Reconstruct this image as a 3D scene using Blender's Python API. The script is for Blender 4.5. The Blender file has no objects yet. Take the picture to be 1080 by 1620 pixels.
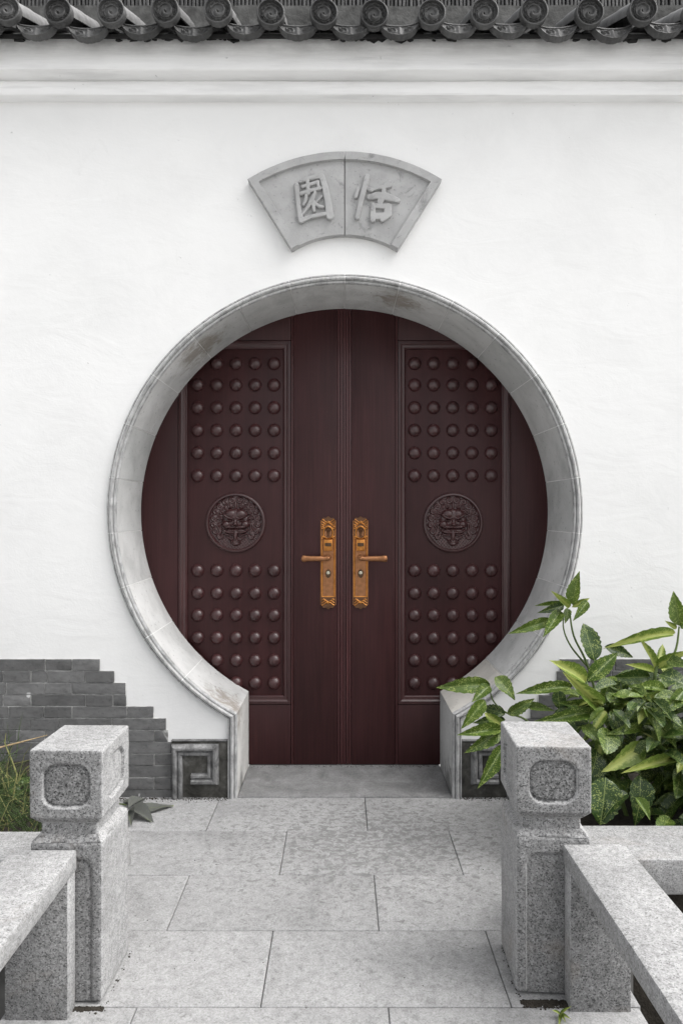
import bpy, bmesh, math, random
import numpy as np
from mathutils import Vector, Matrix, Quaternion
R = math.radians
random.seed(7); rng = np.random.default_rng(7)
S = bpy.context.scene
C = S.collection

# ------------------------------------------------------------------ camera, sky, sun, exposure
F, EYE = 1050.0, 1.19                 # focal length in photo pixels, camera height above the path
cam = bpy.data.cameras.new('camera'); camo = bpy.data.objects.new('camera', cam); C.objects.link(camo)
camo.location = (0, 0, EYE); camo.rotation_euler = (R(90), 0, 0)
cam.sensor_fit = 'VERTICAL'; cam.sensor_height = 36; cam.lens = 36 * F / 1620
cam.clip_start = 0.05; cam.clip_end = 2000
S.camera = camo
SUN_DIR = Vector((0.54, -0.10, 0.84)).normalized()
SUN_EL = math.asin(SUN_DIR.z); SUN_ROT = math.atan2(SUN_DIR.x, SUN_DIR.y)
world = bpy.data.worlds.new('World'); S.world = world; world.use_nodes = True
wn = world.node_tree.nodes; wl = world.node_tree.links
bgn = wn.get('Background'); sky = wn.new('ShaderNodeTexSky'); sky.sky_type = 'NISHITA'
sky.sun_disc = False; sky.sun_elevation = SUN_EL; sky.sun_rotation = SUN_ROT
sky.dust_density = 6.0; sky.air_density = 1.0; sky.ozone_density = 1.0
hs = wn.new('ShaderNodeHueSaturation'); hs.inputs['Saturation'].default_value = 0.12
wl.new(sky.outputs[0], hs.inputs['Color']); wl.new(hs.outputs[0], bgn.inputs['Color'])
bgn.inputs['Strength'].default_value = 0.15
sl = bpy.data.lights.new('sun', 'SUN'); sl.energy = 0.6; sl.angle = R(70); sl.color = (1.0, 0.97, 0.93)
so = bpy.data.objects.new('sun', sl); C.objects.link(so); so.rotation_euler = SUN_DIR.to_track_quat('Z', 'Y').to_euler()
so.location = (3, 0, 6)
S.view_settings.view_transform = 'Standard'; S.view_settings.look = 'None'
S.view_settings.exposure = 1.14; S.view_settings.gamma = 1; S.view_settings.use_curve_mapping = False

# ------------------------------------------------------------------ helpers
def P(x, y, d):
    """Photo pixel and distance -> point in the place."""
    return Vector(((x - 540) * d / F, d, EYE + (810 - y) * d / F))
def shade(me, ang=35):
    me.polygons.foreach_set('use_smooth', [True] * len(me.polygons))
    me.set_sharp_from_angle(angle=R(ang))
def mesh(name, v, f, mat=None, ang=35):
    me = bpy.data.meshes.new(name); me.from_pydata([tuple(map(float, p)) for p in v], [], f); me.update()
    bm = bmesh.new(); bm.from_mesh(me); bmesh.ops.recalc_face_normals(bm, faces=bm.faces); bm.to_mesh(me); bm.free()
    if mat: me.materials.append(mat)
    shade(me, ang)
    return me
def raw_mesh(name, v, f, mat=None, ang=60):
    me = bpy.data.meshes.new(name); me.from_pydata([tuple(map(float, p)) for p in v], [], f); me.update()
    if mat: me.materials.append(mat)
    shade(me, ang)
    return me
def from_bm(name, bm, mat=None, ang=35):
    bmesh.ops.recalc_face_normals(bm, faces=bm.faces)
    me = bpy.data.meshes.new(name); bm.to_mesh(me); bm.free()
    if mat: me.materials.append(mat)
    shade(me, ang)
    return me
def ob(name, me, parent=None, loc=(0, 0, 0), rot=(0, 0, 0), **props):
    o = bpy.data.objects.new(name, me); C.objects.link(o)
    o.parent = parent; o.location = loc; o.rotation_euler = rot
    for k, v in props.items(): o[k] = v
    return o
def thing(name, label, cat, loc=(0, 0, 0), rz=0, group=None, me=None):
    o = bpy.data.objects.new(name, me); C.objects.link(o)
    o.location = loc; o.rotation_euler = (0, 0, rz); o['label'] = label; o['category'] = cat
    if group: o['group'] = group
    return o
def box_bm(bm, x0, x1, y0, y1, z0, z1, bev=0.0, seg=2):
    r = bmesh.ops.create_cube(bm, size=1)
    vs = r['verts']
    for v in vs:
        v.co = Vector((x0 if v.co.x < 0 else x1, y0 if v.co.y < 0 else y1, z0 if v.co.z < 0 else z1))
    if bev > 0:
        es = list({e for v in vs for e in v.link_edges})
        bmesh.ops.bevel(bm, geom=es, offset=bev, segments=seg, profile=0.5, affect='EDGES')
def box(name, x0, x1, y0, y1, z0, z1, mat, bev=0.0, seg=2):
    bm = bmesh.new(); box_bm(bm, x0, x1, y0, y1, z0, z1, bev, seg); return from_bm(name, bm, mat)
def rough(bm, amp, scale, cuts=0):
    """Uneven the surface a little."""
    from mathutils import noise
    for v in bm.verts:
        n = noise.noise_vector(v.co * scale); v.co += n * amp
def sweep(rings, closed_profile=True, cap=True, loop=False):
    n = len(rings[0]); v = [p for r in rings for p in r]; f = []
    m = len(rings)
    for i in range(m if loop else m - 1):
        a = i * n; b = ((i + 1) % m) * n
        for j in range(n if closed_profile else n - 1):
            k = (j + 1) % n
            f.append((a + j, a + k, b + k, b + j))
    if cap and not loop:
        f.append(tuple(range(n))[::-1]); f.append(tuple((m - 1) * n + j for j in range(n)))
    return v, f
def tube(pts, rad, n=7):
    pts = [Vector(p) for p in pts]; rings = []
    for i, p in enumerate(pts):
        t = (pts[min(i + 1, len(pts) - 1)] - pts[max(i - 1, 0)]).normalized()
        a = t.orthogonal().normalized(); b = t.cross(a)
        r = rad[i] if hasattr(rad, '__len__') else rad
        rings.append([p + (a * math.cos(2 * math.pi * k / n) + b * math.sin(2 * math.pi * k / n)) * r for k in range(n)])
    # keep ring orientation steady
    for i in range(1, len(rings)):
        best = min(range(n), key=lambda s: sum((rings[i][(k + s) % n] - rings[i - 1][k]).length for k in range(n)))
        rings[i] = [rings[i][(k + best) % n] for k in range(n)]
    return sweep(rings)
def height_mesh(name, X, Z, H, M, mat, ang=70, to3d=None):
    """Relief from a height field: keeps the cells where mask M is set; local x, z across and -y out of the wall."""
    idx = -np.ones(X.shape, int); idx[M] = np.arange(M.sum())
    v = np.stack([X[M], -H[M], Z[M]], 1)
    if to3d is not None: v = np.array([to3d(*p) for p in v])
    a, b, c, d = idx[:-1, :-1], idx[1:, :-1], idx[1:, 1:], idx[:-1, 1:]
    ok = (a >= 0) & (b >= 0) & (c >= 0) & (d >= 0)
    f = np.stack([a[ok], b[ok], c[ok], d[ok]], 1).tolist()
    return raw_mesh(name, v, f, mat, ang)
def sstep(a, b, x):
    t = np.clip((x - a) / (b - a), 0, 1); return t * t * (3 - 2 * t)
def seg_d(X, Z, p, q, w0, w1):
    """Signed distance to a tapering brush stroke segment."""
    px, pz = p; qx, qz = q
    dx, dz = qx - px, qz - pz
    t = np.clip(((X - px) * dx + (Z - pz) * dz) / (dx * dx + dz * dz + 1e-12), 0, 1)
    return np.hypot(X - px - t * dx, Z - pz - t * dz) - (w0 + (w1 - w0) * t)

# ------------------------------------------------------------------ materials
class NT:
    def __init__(s, name):
        s.m = bpy.data.materials.new(name); s.m.use_nodes = True
        s.t = s.m.node_tree; s.n = s.t.nodes; s.l = s.t.links; s.b = s.n['Principled BSDF']
        s._c = None
    def node(s, typ, **kw):
        n = s.n.new(typ)
        for k, v in kw.items(): setattr(n, k, v)
        return n
    def link(s, a, b): s.l.new(a, b)
    def coord(s, kind='Object', shift=True):
        tc = s.node('ShaderNodeTexCoord'); out = tc.outputs[kind]
        if kind == 'World':
            pass
        if shift:
            oi = s.node('ShaderNodeObjectInfo'); mul = s.node('ShaderNodeMath', operation='MULTIPLY'); mul.inputs[1].default_value = 37.3
            s.link(oi.outputs['Random'], mul.inputs[0])
            add = s.node('ShaderNodeVectorMath', operation='ADD'); s.link(out, add.inputs[0]); s.link(mul.outputs[0], add.inputs[1]); out = add.outputs[0]
        return out
    def pos(s):
        return s.node('ShaderNodeNewGeometry').outputs['Position']
    def noise(s, vec, scale, detail=4, rough=0.55, dist=0.0):
        n = s.node('ShaderNodeTexNoise'); n.inputs['Scale'].default_value = scale; n.inputs['Detail'].default_value = detail
        n.inputs['Roughness'].default_value = rough; n.inputs['Distortion'].default_value = dist; s.link(vec, n.inputs['Vector']); return n.outputs[0]
    def scale(s, vec, v):
        m = s.node('ShaderNodeVectorMath', operation='MULTIPLY'); s.link(vec, m.inputs[0]); m.inputs[1].default_value = v; return m.outputs[0]
    def voro(s, vec, scale, out='Color', feature='F1'):
        n = s.node('ShaderNodeTexVoronoi', feature=feature); n.inputs['Scale'].default_value = scale; s.link(vec, n.inputs['Vector']); return n.outputs[out]
    def ramp(s, fac, stops, interp='LINEAR'):
        r = s.node('ShaderNodeValToRGB'); r.color_ramp.interpolation = interp; e = r.color_ramp.elements
        while len(e) < len(stops): e.new(0.5)
        for i, (p, c) in enumerate(stops):
            e[i].position = p; e[i].color = (c, c, c, 1) if not hasattr(c, '__len__') else (*c, 1)
        s.link(fac, r.inputs[0]); return r.outputs[0]
    def mix(s, fac, a, b, mode='MIX'):
        m = s.node('ShaderNodeMix', data_type='RGBA', blend_type=mode)
        for v, i in ((fac, 0), (a, 6), (b, 7)):
            if hasattr(v, 'is_linked'): s.link(v, m.inputs[i])
            elif i == 0: m.inputs[0].default_value = v
            else: m.inputs[i].default_value = (v, v, v, 1) if not hasattr(v, '__len__') else (*v, 1)
        return m.outputs[2]
    def math(s, op, a, b=0.0):
        m = s.node('ShaderNodeMath', operation=op)
        for v, i in ((a, 0), (b, 1)):
            if hasattr(v, 'is_linked'): s.link(v, m.inputs[i])
            else: m.inputs[i].default_value = v
        return m.outputs[0]
    def rand(s): return s.node('ShaderNodeObjectInfo').outputs['Random']
    def bump(s, h, strength=0.3, dist=0.01):
        b = s.node('ShaderNodeBump'); b.inputs['Strength'].default_value = strength; b.inputs['Distance'].default_value = dist
        s.link(h, b.inputs['Height']); s.link(b.outputs[0], s.b.inputs['Normal'])
    def set(s, col=None, rough=None, **kw):
        for v, k in ((col, 'Base Color'), (rough, 'Roughness')):
            if v is None: continue
            if hasattr(v, 'is_linked'): s.link(v, s.b.inputs[k])
            elif k == 'Base Color': s.b.inputs[k].default_value = (v, v, v, 1) if not hasattr(v, '__len__') else (*v, 1)
            else: s.b.inputs[k].default_value = v
        for k, v in kw.items(): s.b.inputs[k.replace('_', ' ')].default_value = v
        return s.m

def m_plaster():
    t = NT('white_plaster'); p = t.pos()
    big = t.ramp(t.noise(p, 0.9, 5, 0.6), [(0.3, (0.715, 0.715, 0.713)), (0.65, (0.75, 0.75, 0.745))])
    mid = t.ramp(t.noise(p, 2.6, 6, 0.65, 0.5), [(0.34, 0.95), (0.55, 1.0)])
    col = t.mix(1.0, big, mid, 'MULTIPLY')
    fl = t.ramp(t.noise(p, 34, 3, 0.5), [(0.20, 0.45), (0.255, 1.0)])            # tiny dark chips
    col = t.mix(0.6, col, fl, 'MULTIPLY')
    smear = t.ramp(t.noise(t.scale(p, (4, 4, 1.0)), 1.6, 6, 0.7, 0.8), [(0.66, 1.0), (0.78, 0.88)])   # old drips
    col = t.mix(0.8, col, smear, 'MULTIPLY')
    tw = t.noise(t.scale(p, (1.0, 1, 2.4)), 3.5, 4, 0.55, 1.2)
    h = t.math('ADD', t.math('ADD', t.noise(p, 5, 5, 0.6), tw), t.math('MULTIPLY', t.noise(p, 160, 3), 0.08))
    t.bump(h, 0.18, 0.012)
    return t.set(col, 0.85, Specular_IOR_Level=0.2)
def m_cornice():
    t = NT('cornice_plaster'); p = t.pos()
    stretched = t.scale(p, (1.0, 4, 9))
    a = t.ramp(t.noise(stretched, 1.7, 6, 0.62), [(0.34, 0.70), (0.5, 0.79), (0.7, 0.83)])
    streak = t.ramp(t.noise(t.scale(p, (1.2, 6, 22)), 1.3, 4, 0.6), [(0.30, 0.6), (0.40, 1.0)])
    col = t.mix(0.35, a, streak, 'MULTIPLY')
    chip = t.ramp(t.noise(p, 26, 4, 0.6), [(0.24, 0.15), (0.285, 1.0)])
    col = t.mix(0.8, col, chip, 'MULTIPLY')
    soot = t.ramp(t.noise(t.scale(p, (1, 1, 2.0)), 3.2, 5, 0.7), [(0.36, 0.95), (0.62, 0.38)])
    sep = t.node('ShaderNodeSeparateXYZ'); t.link(p, sep.inputs[0])
    up = t.node('ShaderNodeMapRange'); up.inputs[1].default_value = 3.02; up.inputs[2].default_value = 3.11; t.link(sep.outputs[2], up.inputs[0])
    col = t.mix(t.math('MULTIPLY', up.outputs[0], 0.9), col, t.mix(1.0, col, soot, 'MULTIPLY'))
    t.bump(t.noise(stretched, 5, 5), 0.3, 0.01)
    return t.set(col, 0.9, Specular_IOR_Level=0.2)
def m_ring():
    t = NT('grey_gate_stone'); c = t.coord()
    base = t.ramp(t.rand(), [(0.0, (0.44, 0.445, 0.44)), (0.55, (0.52, 0.52, 0.515)), (0.85, (0.57, 0.57, 0.565)), (1.0, (0.50, 0.48, 0.44))])
    blot = t.ramp(t.noise(c, 7, 6, 0.6, 0.4), [(0.33, 0.80), (0.55, 1.0), (0.75, 1.08)])
    col = t.mix(1.0, base, blot, 'MULTIPLY')
    st = t.ramp(t.noise(t.scale(c, (1, 1, 1)), 5, 6, 0.75, 1.0), [(0.63, 0.0), (0.75, 0.6)])
    col = t.mix(st, col, (0.19, 0.165, 0.135))
    p = t.pos()
    for spot, rad, tint in (((-0.42, 2.82, 0.42), 0.22, (0.16, 0.125, 0.095)), ((0.47, 2.85, 0.0), 0.20, (0.05, 0.05, 0.048)), ((-0.45, 2.85, -0.02), 0.13, (0.06, 0.06, 0.056)), ((-0.62, 2.9, 1.92), 0.20, (0.20, 0.17, 0.135)), ((0.25, 2.9, 2.12), 0.16, (0.20, 0.165, 0.13))):
        ds = t.node('ShaderNodeVectorMath', operation='DISTANCE'); t.link(p, ds.inputs[0]); ds.inputs[1].default_value = spot
        q = t.math('ADD', t.math('MULTIPLY', t.math('SUBTRACT', 1.0, t.math('DIVIDE', ds.outputs['Value'], rad)), 0.9), t.math('MULTIPLY', t.math('SUBTRACT', t.noise(t.scale(p, (1, 1, 0.6)), 22, 6, 0.75, 0.8), 0.5), 2.2))
        col = t.mix(t.ramp(q, [(0.22, 0.0), (0.68, 0.68)]), col, tint)
    pit = t.ramp(t.noise(c, 60, 3, 0.6), [(0.29, 0.35), (0.37, 1.0)])
    col = t.mix(0.6, col, pit, 'MULTIPLY')
    t.bump(t.math('ADD', t.noise(c, 24, 6, 0.65), t.math('MULTIPLY', t.noise(c, 190, 2), 0.2)), 0.45, 0.006)
    return t.set(col, 0.82, Specular_IOR_Level=0.25)
def m_mould(name, k):
    t = NT(name); c = t.coord()
    col = t.ramp(t.noise(c, 14, 6, 0.7, 0.6), [(0.30, k[0]), (0.45, k[1]), (0.62, k[2]), (0.8, k[3])])
    fine = t.ramp(t.noise(t.scale(c, (5, 5, 1)), 22, 4, 0.6), [(0.35, 0.6), (0.55, 1.0)])
    col = t.mix(0.8, col, fine, 'MULTIPLY')
    t.bump(t.noise(c, 60, 5), 0.5, 0.006)
    return t.set(col, 0.8, Specular_IOR_Level=0.25)
def m_panelstone():
    t = NT('dark_panel_stone'); c = t.coord()
    col = t.ramp(t.noise(c, 16, 6, 0.7, 0.5), [(0.3, (0.028, 0.027, 0.024)), (0.55, (0.075, 0.073, 0.066)), (0.75, (0.16, 0.158, 0.15))])
    t.bump(t.noise(c, 50, 5), 0.5, 0.006)
    return t.set(col, 0.85, Specular_IOR_Level=0.25)
def m_plaque():
    t = NT('plaque_stone'); c = t.coord()
    col = t.ramp(t.noise(c, 8, 6, 0.6, 0.3), [(0.3, 0.30), (0.5, 0.355), (0.7, 0.40)])
    st = t.ramp(t.noise(c, 15, 6, 0.75, 0.8), [(0.56, 1.0), (0.70, 0.50)])
    col = t.mix(0.8, col, st, 'MULTIPLY')
    pit = t.ramp(t.noise(c, 75, 4, 0.6), [(0.30, 0.45), (0.38, 1.0)])
    col = t.mix(0.6, col, pit, 'MULTIPLY')
    t.bump(t.math('ADD', t.noise(c, 40, 6, 0.65), t.noise(c, 9, 3)), 0.4, 0.005)
    return t.set(col, 0.85, Specular_IOR_Level=0.2)
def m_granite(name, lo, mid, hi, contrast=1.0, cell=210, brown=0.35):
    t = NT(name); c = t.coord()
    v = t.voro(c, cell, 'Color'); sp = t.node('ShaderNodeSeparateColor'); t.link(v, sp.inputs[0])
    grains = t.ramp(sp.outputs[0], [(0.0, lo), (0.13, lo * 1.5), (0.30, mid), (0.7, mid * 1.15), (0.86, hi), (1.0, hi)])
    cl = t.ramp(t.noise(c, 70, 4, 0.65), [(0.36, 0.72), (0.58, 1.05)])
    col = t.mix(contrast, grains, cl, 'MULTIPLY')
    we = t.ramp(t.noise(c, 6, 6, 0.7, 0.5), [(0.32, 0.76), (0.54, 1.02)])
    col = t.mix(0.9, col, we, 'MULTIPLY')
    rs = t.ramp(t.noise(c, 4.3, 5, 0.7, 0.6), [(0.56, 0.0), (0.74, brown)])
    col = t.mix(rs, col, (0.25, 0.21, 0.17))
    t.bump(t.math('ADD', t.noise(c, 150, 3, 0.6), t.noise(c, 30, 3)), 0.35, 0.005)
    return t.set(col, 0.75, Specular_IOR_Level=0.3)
def m_paving():
    t = NT('pale_paving_granite'); c = t.coord(); p = t.pos()
    v = t.voro(c, 330, 'Color'); sp = t.node('ShaderNodeSeparateColor'); t.link(v, sp.inputs[0])
    grains = t.ramp(sp.outputs[0], [(0.0, 0.24), (0.2, 0.29), (0.6, 0.325), (1.0, 0.37)])
    tone = t.ramp(t.rand(), [(0, 0.92), (1, 1.04)])
    col = t.mix(1.0, grains, tone, 'MULTIPLY')
    cl = t.ramp(t.noise(c, 40, 5, 0.65), [(0.35, 0.74), (0.55, 1.0)])
    col = t.mix(0.8, col, cl, 'MULTIPLY')
    big = t.ramp(t.noise(c, 4.0, 7, 0.7, 0.4), [(0.32, 0.76), (0.55, 1.0)])
    col = t.mix(0.85, col, big, 'MULTIPLY')
    # dark flaking patches near the doorway
    dist = t.node('ShaderNodeVectorMath', operation='DISTANCE'); t.link(t.scale(p, (1, 1.4, 0)), dist.inputs[0]); dist.inputs[1].default_value = (0.12, 2.42 * 1.4, 0)
    near = t.node('ShaderNodeMapRange'); near.inputs[1].default_value = 0.15; near.inputs[2].default_value = 0.85; near.inputs[3].default_value = 0.09; near.inputs[4].default_value = -0.05; t.link(dist.outputs['Value'], near.inputs[0])
    pat = t.math('ADD', t.noise(t.scale(p, (38, 52, 30)), 1.0, 6, 0.68, 0.7), near.outputs[0])
    sb = t.ramp(t.noise(c, 110, 5, 0.7), [(0.30, 0.62), (0.46, 1.0)])
    col = t.mix(0.75, col, sb, 'MULTIPLY')
    grit = t.ramp(t.noise(p, 55, 3, 0.5), [(0.225, 0.3), (0.26, 1.0)])
    col = t.mix(0.8, col, grit, 'MULTIPLY')
    fl = t.ramp(pat, [(0.57, 0.0), (0.60, 0.55), (0.7, 0.72)])
    col = t.mix(fl, col, (0.13, 0.13, 0.128))
    t.bump(t.math('ADD', t.noise(c, 170, 3), t.math('MULTIPLY', t.noise(c, 25, 4), 1.2)), 0.35, 0.004)
    return t.set(col, 0.78, Specular_IOR_Level=0.3)
def m_threshold():
    t = NT('threshold_stone'); p = t.pos()
    col = t.ramp(t.noise(p, 9, 7, 0.7, 0.4), [(0.3, 0.14), (0.5, 0.20), (0.7, 0.27)])
    sc = t.ramp(t.noise(t.scale(p, (14, 90, 1)), 1.0, 3, 0.5), [(0.62, 0.0), (0.68, 0.3)])
    col = t.mix(sc, col, 0.32)
    g = t.ramp(t.noise(p, 140, 3), [(0.3, 0.7), (0.6, 1.05)])
    col = t.mix(0.8, col, g, 'MULTIPLY')
    t.bump(t.noise(p, 60, 5), 0.4, 0.005)
    return t.set(col, 0.8, Specular_IOR_Level=0.3)
def m_flat(name, col, rough=0.9, amp=0.35, sc=20, bump=0.4, coord='pos'):
    t = NT(name); p = t.pos() if coord == 'pos' else t.coord()
    f = t.ramp(t.noise(p, sc, 6, 0.65), [(0.3, 1 - amp), (0.7, 1 + amp)])
    c = t.mix(1.0, col, f, 'MULTIPLY')
    t.bump(t.noise(p, sc * 4, 4), bump, 0.006)
    return t.set(c, rough, Specular_IOR_Level=0.25)
def m_brick():
    t = NT('grey_brick'); c = t.coord()
    base = t.ramp(t.rand(), [(0, 0.105), (0.5, 0.130), (1, 0.160)])
    n = t.ramp(t.noise(t.scale(c, (1, 1, 2)), 22, 6, 0.65), [(0.3, 0.72), (0.6, 1.1)])
    col = t.mix(1.0, base, n, 'MULTIPLY')
    p = t.pos()
    lime = t.ramp(t.noise(t.scale(p, (3.0, 1, 1.2)), 6.5, 2, 0.5, 0.2), [(0.685, 0.0), (0.70, 0.65)])
    col = t.mix(lime, col, 0.62)
    pits = t.ramp(t.noise(c, 80, 3), [(0.3, 0.4), (0.4, 1.0)])
    col = t.mix(0.5, col, pits, 'MULTIPLY')
    t.bump(t.noise(c, 70, 5), 0.45, 0.005)
    return t.set(col, 0.88, Specular_IOR_Level=0.25)
def m_clay(name, v, spread=0.3):
    t = NT(name); c = t.coord()
    base = t.ramp(t.rand(), [(0, v * (1 - spread)), (1, v * (1 + spread))])
    n = t.ramp(t.noise(c, 28, 6, 0.7), [(0.3, 0.62), (0.62, 1.2)])
    col = t.mix(1.0, base, n, 'MULTIPLY')
    t.bump(t.noise(c, 120, 4), 0.4, 0.004)
    return t.set(col, 0.62, Specular_IOR_Level=0.45)
def m_wood(name, spec, r0, r1, k=1.0):
    t = NT(name); c = t.coord()
    g = t.noise(t.scale(c, (1, 1, 0.03)), 120, 5, 0.6, 0.3)
    big = t.noise(t.scale(c, (1, 1, 0.35)), 4, 4, 0.6)
    col = t.ramp(g, [(0.25, tuple(k * x for x in (0.030, 0.0106, 0.0112))), (0.55, tuple(k * x for x in (0.040, 0.0142, 0.0148))), (0.8, tuple(k * x for x in (0.052, 0.0182, 0.0182)))])
    col = t.mix(1.0, col, t.ramp(big, [(0.3, 0.75), (0.7, 1.2)]), 'MULTIPLY')
    dust = t.ramp(t.noise(c, 300, 2, 0.5), [(0.74, 0.0), (0.78, 0.35)])
    col = t.mix(dust, col, (0.25, 0.21, 0.19))
    t.bump(g, 0.06, 0.002)
    rr = t.node('ShaderNodeMapRange'); rr.inputs[3].default_value = r0 - 0.03; rr.inputs[4].default_value = r1; t.link(t.noise(c, 9, 5), rr.inputs[0])
    return t.set(col, rr.outputs[0], Specular_IOR_Level=spec)
def m_bronze(name, col, rough=0.38, dark=0.4):
    t = NT(name); c = t.coord('Object', False)
    n = t.ramp(t.noise(c, 45, 5, 0.6), [(0.3, dark), (0.6, 1.0)])
    cc = t.mix(0.6, col, n, 'MULTIPLY')
    return t.set(cc, rough, Metallic=0.75)
def m_leaf(name, dark, light, blotch, spots=0.5):
    t = NT(name); tc = t.node('ShaderNodeTexCoord'); uv = tc.outputs['UV']
    sx = t.node('ShaderNodeSeparateXYZ'); t.link(uv, sx.inputs[0])
    ax = t.math('ABSOLUTE', t.math('SUBTRACT', sx.outputs[0], 0.5))
    base = t.mix(t.rand(), dark, light)
    c = t.coord('Object', True)
    n = t.noise(t.scale(uv, (2.2, 2.6, 1)), 2.0, 4, 0.6)
    base = t.mix(t.ramp(n, [(0.35, 0.0), (0.7, 0.5)]), base, light)
    if blotch:
        a2 = t.math('ADD', ax, t.math('MULTIPLY', t.math('SUBTRACT', t.noise(t.scale(uv, (3, 7, 1)), 2, 4), 0.5), 0.35))
        base = t.mix(t.ramp(a2, [(0.10, 0.9), (0.2, 0.0)]), base, blotch)
    # pale spots
    oi = t.math('MULTIPLY', t.rand(), 51.0)
    ad = t.node('ShaderNodeVectorMath', operation='ADD'); t.link(t.scale(uv, (17, 42, 1)), ad.inputs[0]); t.link(oi, ad.inputs[1])
    vd = t.node('ShaderNodeTexVoronoi'); vd.inputs['Scale'].default_value = 1.0; t.link(ad.outputs[0], vd.inputs['Vector'])
    dens = t.ramp(t.noise(ad.outputs[0], 0.22, 3), [(0.36, 0.13), (0.62, 0.46)])
    sp = t.math('LESS_THAN', vd.outputs['Distance'], dens)
    base = t.mix(t.math('MULTIPLY', sp, spots), base, (0.34, 0.40, 0.12))
    rib = t.ramp(ax, [(0.006, 0.55), (0.020, 0.0)])
    base = t.mix(rib, base, (0.26, 0.32, 0.10))
    # side veins
    vv = t.math('SINE', t.math('MULTIPLY', t.math('SUBTRACT', sx.outputs[1], t.math('MULTIPLY', ax, 0.45)), 56.0))
    t.bump(t.math('ADD', t.math('MULTIPLY', vv, 0.35), t.math('MULTIPLY', t.noise(uv, 9, 3), 2.0)), 0.2, 0.002)
    t.b.inputs['Transmission Weight'].default_value = 0.0
    m = t.set(base, 0.40, Specular_IOR_Level=0.38)
    tr = t.node('ShaderNodeBsdfTranslucent'); t.link(base, tr.inputs[0])
    mx = t.node('ShaderNodeMixShader'); mx.inputs[0].default_value = 0.22
    t.link(t.b.outputs[0], mx.inputs[1]); t.link(tr.outputs[0], mx.inputs[2])
    t.link(mx.outputs[0], t.n['Material Output'].inputs[0])
    return m

M = dict(
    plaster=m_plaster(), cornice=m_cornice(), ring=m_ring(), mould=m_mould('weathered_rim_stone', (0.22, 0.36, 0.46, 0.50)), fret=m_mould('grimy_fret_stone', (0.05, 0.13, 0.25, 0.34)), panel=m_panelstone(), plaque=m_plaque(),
    granite=m_granite('speckled_granite', 0.17, 0.31, 0.40, 0.8, 380), paving=m_paving(), threshold=m_threshold(),
    carved=m_granite('hammered_granite', 0.075, 0.20, 0.29, 0.9, 330), field=m_granite('coarse_sunk_granite', 0.04, 0.14, 0.25, 1.0, 300, 0.75),  # carved: coarse finish, plus front and back shade painted into the colour
    mortar=m_flat('pale_mortar', (0.70, 0.70, 0.69), 0.9, 0.15), joint=m_flat('dirty_joint', (0.11, 0.108, 0.104), 0.95, 0.7, 5),
    soil=m_flat('dark_soil', (0.03, 0.026, 0.021), 0.95, 0.5, 30, 0.8), ground=m_flat('pale_gravel_ground', (0.45, 0.45, 0.44), 0.95, 0.25, 6, 0.8),  # ground: unseen surface made pale to bounce light onto wall and cornice
    brick=m_brick(), brickjoint=m_flat('brick_joint', (0.40, 0.40, 0.39), 0.95, 0.7, 24),
    clay=m_clay('dark_roof_clay', 0.052), claypale=m_clay('pale_worn_clay', 0.15), claydark=m_flat('sooty_mortar', (0.03, 0.03, 0.03), 0.95), ridgemortar=m_flat('ridge_mortar', (0.085, 0.085, 0.083), 0.9, 0.5, 14, 0.7),  # claypale: same clay, paled to paint in the sun glint on the barrels
    wood=m_wood('dark_red_lacquered_wood', 0.22, 0.36, 0.52), gloss=m_wood('polished_dark_red_wood', 0.6, 0.27, 0.38, 1.15), bead=m_wood('worn_red_bead_wood', 0.4, 0.30, 0.42, 1.7), bronze=m_bronze('golden_bronze', (0.52, 0.215, 0.05)), brown=m_bronze('brown_bronze', (0.36, 0.165, 0.075), 0.35), patina=m_bronze('brown_patina', (0.15, 0.075, 0.04), 0.45), darkmetal=m_bronze('dark_metal', (0.10, 0.06, 0.035), 0.3), steel=m_bronze('worn_steel', (0.55, 0.52, 0.42), 0.25),  # bead: same wood, lightened to paint in the lacquer highlight
    leaf=m_leaf('spotted_green_leaf', (0.030, 0.064, 0.010), (0.080, 0.130, 0.018), None, 0.8),
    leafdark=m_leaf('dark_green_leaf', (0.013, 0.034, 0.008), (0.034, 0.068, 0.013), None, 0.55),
    leafyellow=m_leaf('yellow_variegated_leaf', (0.070, 0.125, 0.018), (0.13, 0.19, 0.032), (0.38, 0.42, 0.12), 0.6),
    deadleaf=m_leaf('dull_grey_leaf', (0.10, 0.105, 0.095), (0.15, 0.155, 0.145), None, 0.1),
    stem=m_flat('green_stem', (0.09, 0.13, 0.04), 0.6, 0.3, 40), straw=m_flat('straw_stem', (0.20, 0.20, 0.08), 0.7, 0.3, 40),
    grass=m_flat('grass_green', (0.042, 0.066, 0.022), 0.6, 0.5, 20, 0.1), tan=m_flat('dry_tan_blade', (0.38, 0.28, 0.16), 0.7),
)
# ------------------------------------------------------------------ dimensions
DW = 2.778               # wall face
DD = 3.107               # door face
CX = 0.0135              # gate centre
HW, RI = 0.447, 0.950    # half width of the doorway, radius of the gate
CZ = EYE
WX = 3.3                 # wall half length

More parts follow.
